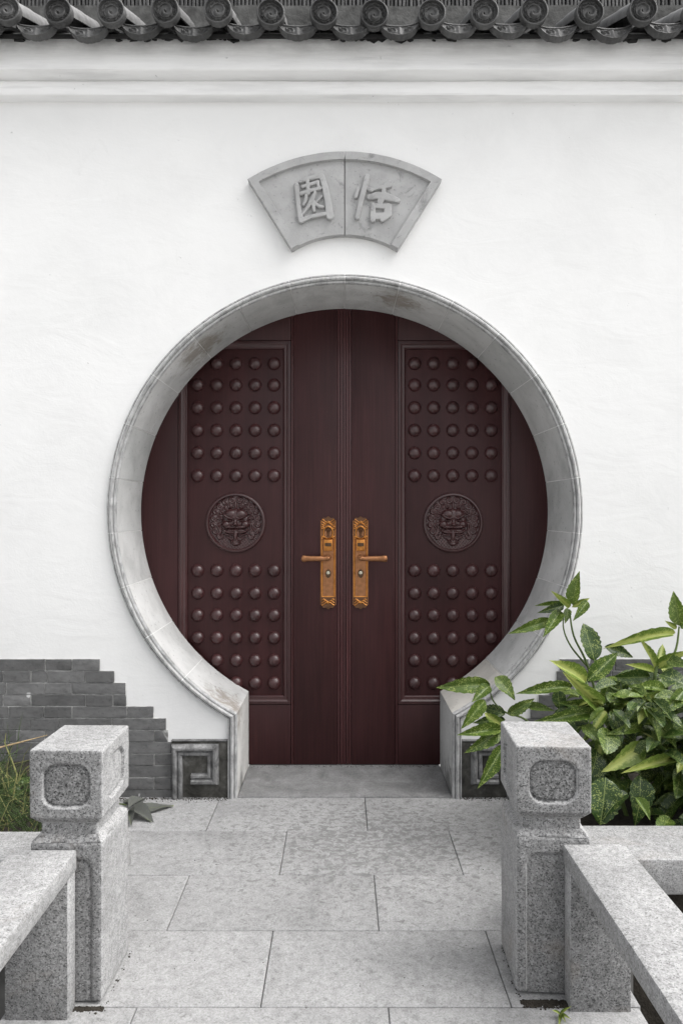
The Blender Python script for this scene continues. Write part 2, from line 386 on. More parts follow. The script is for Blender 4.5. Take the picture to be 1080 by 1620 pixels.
# ------------------------------------------------------------------ ground, path
ob('ground', box('ground', -150, 150, -150, 150, -0.42, -0.34, M['ground']), kind='structure')  # unseen pale surround, added brightness bounces light onto the wall
ob('dark_bed', box('dark_bed', -2.2, 2.2, -0.6, 1.9, -0.40, -0.334, M['soil']), kind='structure')
bm = bmesh.new()
box_bm(bm, -0.80, 0.72, -3.0, 1.80, -0.33, -0.045)
box_bm(bm, -0.95, 0.79, 1.80, 2.777, -0.332, -0.045)
path = ob('path', from_bm('path', bm, M['joint']), kind='structure')
rows = [(2.479, 2.776, -0.512), (2.177, 2.479, -0.209), (1.887, 2.177, -0.503), (1.596, 1.887, -0.2006), (1.293, 1.596, -0.497)]
d = 1.293; k = 0
while d > -2.7:
    rows.append((d - 0.302, d, -0.2 if k % 2 == 0 else -0.5)); d -= 0.302; k += 1
for (y0, y1, j) in rows:
    lo, hi = (-0.95, 0.79) if y0 > 1.79 else (-0.80, 0.72)
    x = j - 1.2
    while x < hi:
        a, b = max(x, lo), min(x + 0.603, hi)
        if b - a > 0.05:
            g = 0.0011; cx, cy = (a + b) / 2, (y0 + y1) / 2
            bm = bmesh.new(); box_bm(bm, a + g - cx, b - g - cx, y0 + g - cy, y1 - g - cy, -0.042, 0, 0.0018, 1)
            ob('paving_slab', from_bm('paving_slab', bm, M['paving']), path, (cx, cy, random.uniform(-0.0012, 0.0006)), (R(random.uniform(-.08, .08)), R(random.uniform(-.08, .08)), 0))
        x += 0.603
bm = bmesh.new(); box_bm(bm, CX - HW + 0.002, CX + HW - 0.002, DW - 0.012, DD + 0.20, -0.04, 0.005, 0.002, 1)
thing('threshold_slab', 'dark grey worn stone slab set in the floor of the round doorway', 'threshold', me=from_bm('threshold_slab', bm, M['threshold']))

# ------------------------------------------------------------------ white garden wall
wall = thing('garden_wall', 'white plastered garden wall with stepped cornice and bare grey brick at its foot', 'wall', (0, DW, 0))
ro = RI + 0.034; jo = HW + 0.034
def opening(ro, jo, n=90):
    a0 = math.pi - math.asin(jo / ro); pts = [(CX - jo, -0.3)]
    for i in range(n + 1):
        a = -a0 + 2 * a0 * i / n
        pts.append((CX + ro * math.sin(a), CZ + ro * math.cos(a)))
    pts.append((CX + jo, -0.3)); return pts
op = opening(ro, jo)
poly = [(-WX, -0.3)] + op + [(WX, -0.3), (WX, 3.165), (-WX, 3.165)]
n = len(poly)
v = [(x, 0, z) for x, z in poly] + [(x, 0.322, z) for x, z in poly]
f = [tuple(range(n)), tuple(range(n, 2 * n))[::-1]] + [(i, (i + 1) % n, n + (i + 1) % n, n + i) for i in range(n)]
bm = bmesh.new(); me0 = bpy.data.meshes.new('t'); me0.from_pydata(v, [], f); bm.from_mesh(me0)
bmesh.ops.triangulate(bm, faces=[fc for fc in bm.faces if len(fc.verts) > 4])
ob('plaster_face', from_bm('plaster_face', bm, M['plaster']), wall)
# cornice, a soft plaster profile run along the wall
from mathutils import noise as mn
prof = [(0.0, 2.905), (-0.006, 2.9065), (-0.034, 2.9085), (-0.041, 2.9105), (-0.0430, 2.914), (-0.0430, 2.940), (-0.0425, 2.962), (-0.0360, 2.9645), (-0.0360, 2.9700), (-0.060, 2.9715), (-0.092, 2.9740), (-0.0985, 2.977), (-0.100, 2.983),
        (-0.100, 3.03), (-0.101, 3.07), (-0.104, 3.112), (-0.10, 3.124), (0.01, 3.128), (0.01, 2.905)]
rings = []
N = 150
for i in range(N + 1):
    x = -WX + 2 * WX * i / N
    rings.append([(x, y + (0 if j > 15 else 0.0022 * mn.noise(Vector((x * 1.6, j * 0.35, 1.0)))), z + (0 if j > 14 else 0.0025 * mn.noise(Vector((x * 1.3, j * 0.02, 7.0))) + 0.0010 * mn.noise(Vector((x * 9, j, 3))))) for j, (y, z) in enumerate(prof)])
v, f = sweep(rings)
ob('cornice', mesh('cornice', v, f, M['cornice'], 50), wall)
# bare bricks at the foot of the wall
ch = 0.0495; ztop = EYE - (1042 - 810) / 378
ends_l = [159, 182, 200, 201, 244, 264, 267, 272, 273, 273, 273, 273]
ends_r = [884, 879, 868, 851, 838, 830, 822, 819, 818, 818, 818, 818]
joints = [[0, 73, 115], [6, 50, 76, 136], [11, 73, 115], [6, 50, 136, 180], [15, 71, 115, 202], [7, 50, 94, 178], [28, 72, 158, 245], [50, 94, 136, 180], [15, 71, 158, 245], [50, 94, 180], [28, 72, 158, 245], [50, 94, 180]]
bmj = bmesh.new()
for i in range(12):
    z1 = ztop - i * ch; z0 = max(z1 - ch, -0.02)
    if z1 < 0.005: break
    for side in (0, 1):
        if side == 0:
            e = (ends_l[i] - 540) / 378; js = sorted((j - 540) / 378 for j in joints[i]); js = [j for j in js if j < e - 0.03]
            first = js[0]; xs = [first - 0.23 * k - (0.0 if k == 0 else random.choice([0, 0.115])) for k in range(8, 0, -1)]; xs = sorted(set(xs)); xs = [x for x in xs if x > -2.2] + js + [e]
        else:
            e = (ends_r[i] - 540) / 378; xs = [e]; st = e + (0.115 if i % 2 else 0.23)
            while st < 2.2: xs.append(st); st += random.choice([0.23, 0.23, 0.115])
        box_bm(bmj, min(xs), max(xs) - (0.002 if side == 0 else 0), -0.0025 - 0.0001 * i, 0.02, z0 + 0.0004, z1 - 0.0012)
        for a, b in zip(xs[:-1], xs[1:]):
            if b - a < 0.02: continue
            g = 0.0021
            bm = bmesh.new(); cx, cz = (a + b) / 2, (z0 + z1) / 2
            pr = random.uniform(0.0050, 0.0090)
            box_bm(bm, a + g - cx, b - g - cx, -pr, 0.02, z0 + g - cz, z1 - g - cz, 0.0012, 1)
            if i == 6 and b == e and side == 0:
                for vv in bm.verts:
                    if vv.co.x > (b - cx) - 0.01 and vv.co.z > 0: vv.co.x -= 0.022
            for vv in bm.verts: vv.co += Vector((random.uniform(-.0007, .0007), 0, random.uniform(-.0006, .0006)))
            ob('brick', from_bm('brick', bm, M['brick']), wall, (cx, 0, cz))
ob('brick_joints', from_bm('brick_joints', bmj, M['brickjoint']), wall)

# ------------------------------------------------------------------ tiled coping on the wall
EY = 2.45; SP = 0.195
coping = thing('tiled_coping', 'dark clay tile coping with round spiral end tiles along the wall top', 'roof', (0, 2.58, 3.1266)); coping.scale = (1.053,) * 3
SL = R(27); BL = 0.36
def radial(name, fn, Rr, nr, na, mat):
    v = [(0, -fn(0.0, 0.0), 0)]; f = []
    for i in range(1, nr + 1):
        r = Rr * i / nr
        for k in range(na):
            a = 2 * math.pi * k / na; v.append((r * math.cos(a), -fn(r, a), r * math.sin(a)))
    for k in range(na): f.append((0, 1 + k, 1 + (k + 1) % na))
    for i in range(nr - 1):
        for k in range(na):
            a = 1 + i * na + k; b = 1 + i * na + (k + 1) % na; f.append((a, a + na, b + na, b))
    # back edge
    base = len(v)
    for k in range(na):
        a = 2 * math.pi * k / na; v.append((Rr * math.cos(a), 0.014, Rr * math.sin(a)))
    o = 1 + (nr - 1) * na
    for k in range(na): f.append((o + k, base + k, base + (k + 1) % na, o + (k + 1) % na))
    return mesh(name, v, f, mat, 75)
def wad(r, a):
    q = r / 0.0515
    if q > 0.88: return 0.012 * float(sstep(0.86, 0.9, q)) - 0.003 * max(0, q - 0.96) / 0.04
    h = 0.0
    if 0.80 < q <= 0.88: h = 0.0
    elif q > 0.52:                                           # scroll band
        w = math.sin(9 * a + 5.0 * math.sin((q - 0.66) * 22)); h = 0.0068 * max(0, w) * (1 - abs(q - 0.66) / 0.16) ** 0.5 if abs(q - 0.66) < 0.16 else 0
    elif q > 0.46: h = 0.006
    else:
        ph = a - 9.0 * math.sqrt(max(q, 0)) ; w = math.cos(ph); h = 0.0085 * max(0.0, w) ** 0.8 if q > 0.04 else 0.008
    return h
disc_me = radial('end_disc', wad, 0.0515, 40, 84, M['clay'])
# barrel: half round cover running up the slope
def barrel_mesh(seam):
    rings = []
    L = BL
    for i, s in enumerate(np.linspace(0, L, 13)):
        step = 0.003 if s > seam else 0.0
        rr = 0.0485 - step; ring = []
        na = 15
        for k in range(na):
            a = -0.25 + (math.pi + 0.5) * k / (na - 1); ring.append((rr * math.cos(a), s * math.cos(SL), rr * math.sin(a) + s * math.sin(SL)))
        for k in range(na - 1, -1, -1):
            a = -0.25 + (math.pi + 0.5) * k / (na - 1); ring.append(((rr - 0.011) * math.cos(a), s * math.cos(SL), (rr - 0.011) * math.sin(a) + s * math.sin(SL)))
        rings.append(ring)
    return mesh('round_tile', *sweep(rings), M['claypale'], 50)  # sunlit look of the barrels is put into the clay colour
barrels = [barrel_mesh(s) for s in (0.16, 0.2, 0.24)]
# drip tile: dished sheet with a hanging scalloped apron
def drip_top(t): return -0.010 * (1 - t * t)
def drip_mesh():
    W = 0.074; na, ns = 64, 22; v = []; f = []
    def low(t):
        base = drip_top(t) - 0.042 * (1 - abs(t) ** 3.2) ** 0.8 - 0.004
        return base - 0.0035 * abs(math.sin(t * math.pi * 3)) * (1 - abs(t)) - 0.003 * max(0, 1 - abs(t) * 6)
    for i in range(na + 1):
        t = -1 + 2 * i / na
        for j in range(ns + 1):
            s = j / ns; top = drip_top(t); bo = low(t); z = top + (bo - top) * s
            u = t * W; h = 0.0
            if 0.02 < s < 0.14: h = 0.004
            elif s > 0.20 and s < 0.92 and abs(t) < 0.86:
                cxs = 0.42; px = (abs(t) - cxs) / 0.30; pz = (s - 0.55) / 0.36; r = math.hypot(px, pz); a = math.atan2(pz, px * (1 if t > 0 else -1))
                if r < 1: h = 0.0075 * max(0, math.cos(a - 8 * r)) * (1 - r) ** 0.25
                if abs(t) < 0.14: h = max(h, 0.005 * (1 - abs(t) / 0.14))
            elif s >= 0.92: h = 0.0035
            v.append((u, -h - 0.010 * s, z))
    for i in range(na):
        for j in range(ns):
            a = i * (ns + 1) + j; f.append((a, a + 1, a + ns + 2, a + ns + 1))
    o = len(v)
    v += [(p[0], 0.016, p[2]) for p in v[:]]
    f += [tuple(x + o for x in q[::-1]) for q in f[:]]
    def rim(i1, j1, i2, j2):
        a = i1 * (ns + 1) + j1; b = i2 * (ns + 1) + j2; f.append((a, b, b + o, a + o))
    for i in range(na): rim(i, 0, i + 1, 0); rim(i, ns, i + 1, ns)
    for j in range(ns): rim(0, j, 0, j + 1); rim(na, j, na, j + 1)
    return mesh('drip_face', v, f, M['clay'], 70)
drip_me = drip_mesh()
def pan_mesh():
    rings = []
    for s in np.linspace(0, BL, 7):
        ring = []
        for k in range(13):
            t = -1 + k / 6; ring.append((t * 0.082, 0.006 + s * math.cos(SL), drip_top(t) + s * math.sin(SL)))
        for k in range(12, -1, -1):
            t = -1 + k / 6; ring.append((t * 0.082, 0.006 + s * math.cos(SL), drip_top(t) - 0.013 + s * math.sin(SL)))
        rings.append(ring)
    return mesh('drip_tile', *sweep(rings), M['clay'], 50)
pan_me = pan_mesh()
nt = 16
offs = {-6: 1, -5: -1, -4: 0, -3: 2, -2: 1, -1: 0, 0: 0, 1: -4, 2: 3, 3: 2, 4: -3, 5: 0, 6: 0}
dys = {-6: -4, -5: -2, -4: 0, -3: -2, -2: -2, -1: 1, 0: 2, 1: 2, 2: 2, 3: 2, 4: -2, 5: 2, 6: -2}
for k in range(-nt, nt + 1):
    x = (512 - 540) * EY / F + k * SP + (offs.get(k, random.randint(-3, 3))) / 428
    dz = -dys.get(k, random.randint(-3, 3)) / 428
    b = ob('round_tile', random.choice(barrels), coping, (x, random.uniform(-.006, .006), dz), (0, 0, R(random.uniform(-1.5, 1.5))))
    ob('end_disc', disc_me, b, (0, -0.004, 0), (R(random.uniform(-5, 5)), R(random.uniform(-25, 25)), R(random.uniform(-4, 4))))
    p = ob('drip_tile', pan_me, coping, (x + SP / 2 + random.uniform(-.004, .004), 0.02 + random.uniform(-.008, .008), -0.022 + random.uniform(-.006, .006)), (0, R(random.uniform(-2.5, 2.5)), R(random.uniform(-1, 1))))
    ob('drip_face', drip_me, p, (0, 0, 0), (R(-8), 0, 0))
# sooty bed under the tiles and the mortar of the ridge
zc = 3.029
bedp = [(0.055, -0.050), (0.055, -0.035), (0.40, 0.135), (0.85, 0.135), (0.85, 0.08), (0.22, 0.05)]
rings = [[(x, y, z) for y, z in bedp] for x in np.linspace(-WX, WX, 40)]
ob('tile_bed', mesh('tile_bed', *sweep(rings), M['claydark']), coping)
rp = [(0.295, 0.03), (0.292, 0.14), (0.290, 0.252), (0.62, 0.252), (0.62, 0.10)]
rings = [[(x, y + 0.006 * mn.noise(Vector((x * 6, z * 9, 0))), z + (0.004 * mn.noise(Vector((x * 5, 3, 0))) if z > 0.2 else 0)) for y, z in rp] for x in np.linspace(-WX, WX, 240)]
ob('ridge_mortar', mesh('ridge_mortar', *sweep(rings), M['ridgemortar'], 60), coping)
bm = bmesh.new(); box_bm(bm, -0.0055, 0.0055, 0, 0.16, 0, 0.15, 0.002, 1); rt_me = from_bm('ridge_tile', bm, M['clay'])
ob('ridge_core', box('ridge_core', -WX, WX, 0.335, 0.52, 0.2535, 0.392, M['claydark']), coping)
x = -2.05
while x < 2.05:
    ob('ridge_tile', rt_me, coping, (x, 0.30 + random.uniform(-.006, .006), 0.253), (0, R(random.uniform(-3, 3)), R(random.uniform(-2, 2)))); x += 0.0158
bm = bmesh.new()
for i in range(420):
    x = random.uniform(-2.2, 2.2); r = random.uniform(0.004, 0.013) * (1 if random.random() < .8 else 1.5)
    if mn.noise(Vector((x * 2.3, 0, 0))) < -0.15: continue
    m_ = Matrix.Translation((x, 2.673 - DW, 3.106 + random.uniform(-0.018, 0.012))) @ Matrix.Diagonal((1.6, 0.5, random.uniform(.5, 1.1), 1))
    r_ = bmesh.ops.create_icosphere(bm, subdivisions=1, radius=r, matrix=m_)
    for vv in r_['verts']: vv.co += Vector((random.uniform(-.3, .3), random.uniform(-.2, .2), random.uniform(-.3, .3))) * r
ob('dirt_crust', from_bm('dirt_crust', bm, M['claydark']), wall, kind='stuff')
# ------------------------------------------------------------------ round stone surround
gate = thing('moon_gate_surround', 'round grey stone moon gate surround framing the dark red doors', 'gateway', (CX, 0, 0))
# profile: p = distance outward from the reveal, y = depth
PR = [(0.0, DD - 0.002), (0.0, DW - 0.006), (0.004, DW - 0.016), (0.009, DW - 0.018), (0.010, DW - 0.010), (0.0125, DW - 0.010), (0.014, DW - 0.022), (0.019, DW - 0.027), (0.025, DW - 0.026), (0.0285, DW - 0.020), (0.0295, DW - 0.012), (0.032, DW - 0.012), (0.033, DW - 0.019), (0.0385, DW - 0.018), (0.0395, DW + 0.003), (0.0395, DD - 0.01)]
def ring_pt(p, y, a): return (( RI + p) * math.sin(a), y, CZ + (RI + p) * math.cos(a))
def end_angle(p): return math.pi - math.asin((HW + p) / (RI + p))
def ring_piece(a0, a1, prof, seg=8, end=0, jit=0.0):
    rings = []
    for i in range(seg + 1):
        ring = []
        for (p, y) in prof:
            s0, s1 = a0, a1
            if end == 1: s1 = end_angle(p)
            if end == -1: s0 = -end_angle(p)
            a = s0 + (s1 - s0) * i / seg
            ring.append(ring_pt(p + jit, y, a))
        rings.append(ring)
    return sweep(rings)
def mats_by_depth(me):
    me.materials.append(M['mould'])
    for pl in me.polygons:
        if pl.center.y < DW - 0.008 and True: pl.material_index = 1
ST = R(13.6); GAP = R(0.095)
bounds = [ST * k for k in range(-10, 11)]
angs = [(-end_angle(0), bounds[0])] + list(zip(bounds[:-1], bounds[1:])) + [(bounds[-1], end_angle(0))]
for i, (a0, a1) in enumerate(angs):
    e = -1 if i == 0 else (1 if i == len(angs) - 1 else 0)
    v, f = ring_piece(a0 + (0 if e == -1 else GAP), a1 - (0 if e == 1 else GAP), PR, 9, e, random.uniform(-0.0008, 0.0004))
    me = mesh('ring_stone', v, f, M['ring'], 40); mats_by_depth(me)
    ob('ring_stone', me, gate)
PM = [(p + 0.0022, y + (0.0026 if y < DW + 0.1 else -0.003)) for p, y in PR]
PM = [(min(p, 0.0388), y) for p, y in PM]
rings = [[ring_pt(p, y, -R(150) + R(300) * i / 120) for p, y in PM] for i in range(121)]
ob('mortar_joints', mesh('mortar_joints', *sweep(rings), M['mortar'], 40), gate)
for s in (-1, 1):
    rings = []
    for t in np.linspace(0, 1, 8):
        ring = []
        for p, y in PR:
            ztop_ = CZ - math.sqrt((RI + p) ** 2 - (HW + p) ** 2) - 0.002
            ring.append((s * (HW + p), y, -0.03 + (ztop_ + 0.03) * t))
        rings.append(ring)
    me = mesh('jamb_stone', *sweep(rings), M['ring'], 40); mats_by_depth(me)
    ob('jamb_stone', me, gate)
# fret panels at the foot of each jamb
BARP = [(-0.0235, 0.0), (-0.0225, 0.016), (-0.018, 0.020), (-0.009, 0.020), (-0.006, 0.013), (-0.003, 0.012), (-0.001, 0.020), (0.004, 0.026), (0.012, 0.026), (0.018, 0.019), (0.0205, 0.015), (0.0235, 0.0)]
for s in (-1, 1):
    x_in, x_out = 0.4875, 0.722
    fp = ob('fret_panel', box('fret_panel', -0.5 * (x_out - x_in), 0.5 * (x_out - x_in), -0.004, 0.05, -0.02, 0.232, M['panel'], 0.002, 1), gate, (s * (x_in + x_out) / 2, DW - 0.004, 0))
    hw = 0.5 * (x_out - x_in)
    o = -1 if s == 1 else 1                    # outward side is -x for the left panel
    pts = [(-hw + 0.025, 0.0), (-hw + 0.025, 0.200), (hw - 0.060, 0.200), (hw - 0.060, 0.078), (-hw + 0.085, 0.078)]
    pts = [(o * a, b) for a, b in pts]
    rings = []
    for i, q in enumerate(pts):
        d0 = (Vector(q) - Vector(pts[i - 1])).normalized() if i > 0 else None
        d1 = (Vector(pts[i + 1]) - Vector(q)).normalized() if i < len(pts) - 1 else None
        dd0 = d0 or d1; dd1 = d1 or d0
        n0 = Vector((-dd0.y, dd0.x)); n1 = Vector((-dd1.y, dd1.x)); m = (n0 + n1); m = m / (m.dot(n0)) if m.length > 1e-6 else n0
        m = m * o
        rings.append([(q[0] + m.x * u, -0.0045 - h, q[1] + m.y * u) for u, h in BARP])
    v, f = sweep(rings, closed_profile=False, cap=True)
    ob('fret_moulding', mesh('fret_moulding', v, f, M['fret'], 30), fp)
    ob('panel_ledge', box('panel_ledge', -hw, hw, -0.010, 0.05, 0.2335, 0.240, M['fret'], 0.002, 1), fp)

# ------------------------------------------------------------------ fan shaped plaque
PD = DW - 0.032; ppm = F / PD
fan = thing('fan_plaque', 'fan shaped grey stone plaque carved with two characters on the white wall above the gate', 'plaque', P(545, 533, DW))
r_in, r_out, ha, bw = 157 / 378, 285.5 / 378, R(32), 13.5 / 378
def fan_half(s):
    rs = [r_in, r_in + 0.002] + list(np.linspace(r_in + 0.004, r_out - bw - 0.002, 14)) + [r_out - bw, r_out - bw + 0.003, r_out - 0.003, r_out]
    nb = 26; v = []; f = []
    G = 0.0012
    for r in rs:
        a_end = ha; a_b = ha - bw / r
        aa = [G / r, G / r + 0.003] + list(np.linspace(0.01, a_b - 0.005, nb)) + [a_b - 0.001, a_b + 0.004, a_end - 0.003, a_end]
        for a in aa:
            border = r > r_out - bw + 0.001 or a > a_b + 0.001
            h = 0.042 if border else 0.028
            if r in (rs[0], rs[-1]) or a in (aa[0], aa[-1]): h -= 0.003
            h += 0.0012 * mn.noise(Vector((r * 30, a * 14 * s, s)))
            v.append((s * r * math.sin(a), -h, r * math.cos(a)))
    m = len(aa); L = len(rs)
    for i in range(L - 1):
        for j in range(m - 1):
            a = i * m + j; f.append((a, a + 1, a + m + 1, a + m))
    edge = [j for j in range(m)] + [i * m + m - 1 for i in range(1, L)] + [(L - 1) * m + j for j in range(m - 2, -1, -1)] + [i * m for i in range(L - 2, 0, -1)]
    o = len(v); v += [(v[e][0], 0.005, v[e][2]) for e in edge]
    ne = len(edge)
    for k in range(ne): f.append((edge[k], edge[(k + 1) % ne], o + (k + 1) % ne, o + k))
    return mesh('plaque_stone', v, f, M['plaque'], 40)
for s in (-1, 1): ob('plaque_stone', fan_half(s), fan)
strokes_y = [  # left character (pixels of an enlarged view)
    [(168, 285, 52), (190, 500, 46), (215, 750, 46), (258, 955, 60)], [(235, 220, 32), (400, 158, 42), (630, 118, 50)], [(648, 125, 58), (705, 320, 62), (765, 600, 66), (800, 870, 76)],
    [(265, 955, 52), (450, 885, 42), (720, 830, 42)], [(375, 190, 40), (392, 440, 42)], [(285, 318, 34), (420, 275, 32), (575, 225, 36)], [(575, 230, 36), (585, 330, 36)], [(255, 450, 40), (400, 400, 36), (615, 345, 36)],
    [(350, 490, 38), (335, 590, 36), (300, 665, 28)], [(520, 425, 32), (470, 550, 48), (400, 680, 38), (290, 835, 26)], [(480, 590, 46), (500, 770, 34)], [(520, 635, 34), (600, 690, 34), (670, 700, 28)], [(640, 505, 24), (550, 600, 24)]]
strokes_t = [  # right character
    [(172, 325, 32), (135, 455, 34)], [(330, 115, 52), (285, 300, 48), (215, 560, 48), (160, 810, 42)], [(350, 320, 40), (405, 345, 38)],
    [(690, 245, 72), (610, 290, 40), (500, 312, 30), (440, 335, 26)], [(618, 300, 36), (600, 450, 50), (550, 540, 58), (540, 620, 40)], [(368, 465, 50), (480, 440, 64), (620, 450, 72), (760, 490, 60), (850, 522, 44)],
    [(430, 600, 46), (425, 850, 52)], [(430, 610, 44), (560, 620, 46), (700, 625, 56)], [(690, 640, 64), (675, 750, 78), (585, 850, 44)], [(430, 790, 60), (640, 790, 66)]]
def char_mesh(name, strokes, TH, ox, oz, zm):
    pts = [p for s in strokes for p in s]
    def cv(x, y): q = P(ox + x / zm, oz + y / zm, PD); return q.x - fan.location.x, q.z - fan.location.z
    sc = PD / F / zm
    x0, z1 = cv(min(p[0] for p in pts) - 90, min(p[1] for p in pts) - 90); x1, z0 = cv(max(p[0] for p in pts) + 95, max(p[1] for p in pts) + 95)
    g = 0.00095
    X, Z = np.meshgrid(np.arange(x0, x1, g), np.arange(z0, z1, g), indexing='ij'); D = np.full(X.shape, 9.0)
    for s in strokes:
        for p, q in zip(s[:-1], s[1:]): D = np.minimum(D, seg_d(X, Z, cv(p[0], p[1]), cv(q[0], q[1]), p[2] * sc * TH, q[2] * sc * TH))
    rng2 = np.random.default_rng(3)
    H = 0.0275 + 0.015 * sstep(0.0012, -0.0016, D) - 0.0012 * sstep(-0.006, 0, D)
    H[D > 0.001] = 0.0255
    Mk = D < 0.0024
    return height_mesh(name, X, Z, H, Mk, M['plaque'], 60)
ob('carved_character', char_mesh('carved_character', strokes_y, 0.98, 455, 270, 12.0), fan, label='raised left character of the plaque, enclosed in a square stroke')
ob('carved_character', char_mesh('carved_character', strokes_t, 0.98, 550, 270, 10.8), fan, label='raised right character of the plaque, with a tall stroke at its left')

# ------------------------------------------------------------------ doors
K = DD / F                     # metres per pixel at the door face
def stud_mesh():
    prof = [(0.0, 0.0235), (0.008, 0.0225), (0.0155, 0.0195), (0.0220, 0.0145), (0.0275, 0.0088), (0.0300, 0.0042), (0.0312, 0.0006), (0.0314, -0.004)]
    v = [(0, -prof[0][1], 0)]; f = []; na = 28
    for r, h in prof[1:]:
        for k in range(na): a = 2 * math.pi * k / na; v.append((r * math.cos(a), -h, r * math.sin(a)))
    for k in range(na): f.append((0, 1 + k, 1 + (k + 1) % na))
    for i in range(len(prof) - 2):
        for k in range(na): a = 1 + i * na + k; b = 1 + i * na + (k + 1) % na; f.append((a, a + na, b + na, b))
    return mesh('stud', v, f, M['gloss'], 40)
stud_me = stud_mesh()
# lion mask relief
def lion_mesh():
    g = 0.00105; Rm = 0.128
    X, Z = np.meshgrid(np.arange(-Rm, Rm + g, g), np.arange(-Rm, Rm + g, g), indexing='ij')
    s = 0.13; x, z = X / s, Z / s; ax = np.abs(x); H = np.zeros_like(X)
    def dome(cx, cz, rx, rz, h, sym=True, pw=0.5, rot=0.0):
        nonlocal H
        xx = ax if sym else x; dx, dz = xx - cx, z - cz; c_, s_ = math.cos(rot), math.sin(rot)
        u, w = (dx * c_ + dz * s_) / rx, (-dx * s_ + dz * c_) / rz
        q = np.clip(1 - u * u - w * w, 0, None); H = np.maximum(H, h * q ** pw)
    def cut(cx, cz, rx, rz, h, sym=True, rot=0.0):
        nonlocal H
        xx = ax if sym else x; dx, dz = xx - cx, z - cz; c_, s_ = math.cos(rot), math.sin(rot)
        u, w = (dx * c_ + dz * s_) / rx, (-dx * s_ + dz * c_) / rz
        H = H - h * np.clip(1 - u * u - w * w, 0, None) ** 0.7
    def strand(pts, w, h, base=0.0):
        nonlocal H
        D = np.full(X.shape, 9.0)
        for p, q in zip(pts[:-1], pts[1:]): D = np.minimum(D, seg_d(ax, z, p, q, w, w))
        H = np.maximum(H, base + h * np.sqrt(np.clip(1 - ((D + w) / w) ** 2, 0, 1)) * (D < 0))
    def curl(cx, cz, r, h, hand=1):
        nonlocal H
        dx, dz = ax - cx, z - cz; q = np.hypot(dx, dz) / r; a = np.arctan2(dz, dx) * hand
        wv = 0.55 + 0.45 * np.cos(a - 9.5 * q); H = np.maximum(H, np.where(q < 1, h * (0.45 + 0.55 * wv) * np.clip(1 - q ** 4, 0, 1), 0))
    # mane curls round the head
    for i, deg in enumerate([80, 62, 44, 27, 10, -8, -24]):
        a = math.radians(deg); rr = 0.80; curl(rr * math.cos(a), rr * math.sin(a) + 0.03, 0.135, 0.011, 1 if i % 2 else -1)
    for i, deg in enumerate([70, 50, 33, 14]):
        a = math.radians(deg); curl(0.60 * math.cos(a), 0.58 * math.sin(a) + 0.06, 0.11, 0.013, -1 if i % 2 else 1)
    dome(0, 0.62, 0.05, 0.16, 0.016)
    # looping whisker bands at both sides
    for off in (0.0, 0.085):
        strand([(0.38, -0.14), (0.47, -0.02), (0.58 - off * 0.4, -0.02 - off * .3), (0.64 - off, -0.14), (0.56 - off * .5, -0.32), (0.66 - off * .6, -0.46), (0.60 - off * .4, -0.58 + off * .5), (0.50, -0.56 + off * 0.8), (0.46 + off * .3, -0.46)], 0.036, 0.013)
    # head: broad brow, small eyes, flat wide nose
    dome(0, 0.06, 0.46, 0.40, 0.022, pw=0.4)
    dome(0, 0.27, 0.42, 0.24, 0.034, pw=0.45); dome(0.17, 0.31, 0.24, 0.19, 0.040)
    strand([(0.05, 0.17), (0.16, 0.15), (0.30, 0.20), (0.40, 0.29)], 0.045, 0.036)
    dome(0.34, -0.06, 0.16, 0.15, 0.034)
    cut(0.215, 0.07, 0.12, 0.06, 0.009)
    dome(0.205, 0.068, 0.060, 0.040, 0.031)
    dome(0, 0.02, 0.085, 0.17, 0.038); dome(0, -0.055, 0.115, 0.085, 0.047); dome(0.125, -0.085, 0.075, 0.055, 0.042)
    dome(0.17, -0.155, 0.27, 0.07, 0.032)
    # mouth line, bearded jaw, hanging tongue with a trefoil end
    dome(0, -0.30, 0.40, 0.075, 0.020); cut(0, -0.222, 0.34, 0.022, 0.012)
    strand([(0.06, -0.36), (0.20, -0.37), (0.34, -0.33), (0.42, -0.26)], 0.040, 0.021); strand([(0.10, -0.44), (0.24, -0.45), (0.38, -0.40)], 0.036, 0.015)
    for k in range(5): strand([(0.08, -0.52 - 0.015 * k), (0.17 + 0.045 * k, -0.68 + 0.042 * k)], 0.018, 0.010)
    strand([(0, -0.27), (0.10, -0.27)], 0.04, 0.027); dome(0, -0.45, 0.075, 0.24, 0.027, pw=0.3)
    dome(0, -0.70, 0.20, 0.12, 0.018); curl(0.10, -0.66, 0.09, 0.024); dome(0, -0.77, 0.12, 0.07, 0.020)
    for k, (cx_, cz_) in enumerate(((0.45, 0.12), (0.47, 0.0))): curl(cx_, cz_, 0.07, 0.020)
    H = np.where(H > 0, H, 0) * 0.68 + 0.0008 * np.sin(x * 55) * np.sin(z * 47) * (H < 0.003)
    return height_mesh('lion_face', X, Z, H, np.hypot(X, Z) < Rm - 0.0005, M['gloss'], 80)
lion_me = lion_mesh()
def ring_mesh():
    rings = []
    pr = [(0.1245, -0.004), (0.1255, 0.010), (0.1290, 0.0145), (0.1350, 0.0145), (0.1400, 0.010), (0.1425, -0.004)]
    for k in range(72):
        a = 2 * math.pi * k / 72; rings.append([(r * math.cos(a), -h, r * math.sin(a)) for r, h in pr])
    return mesh('medallion_ring', *sweep(rings, closed_profile=True, loop=True), M['gloss'], 50)
ring_me = ring_mesh()
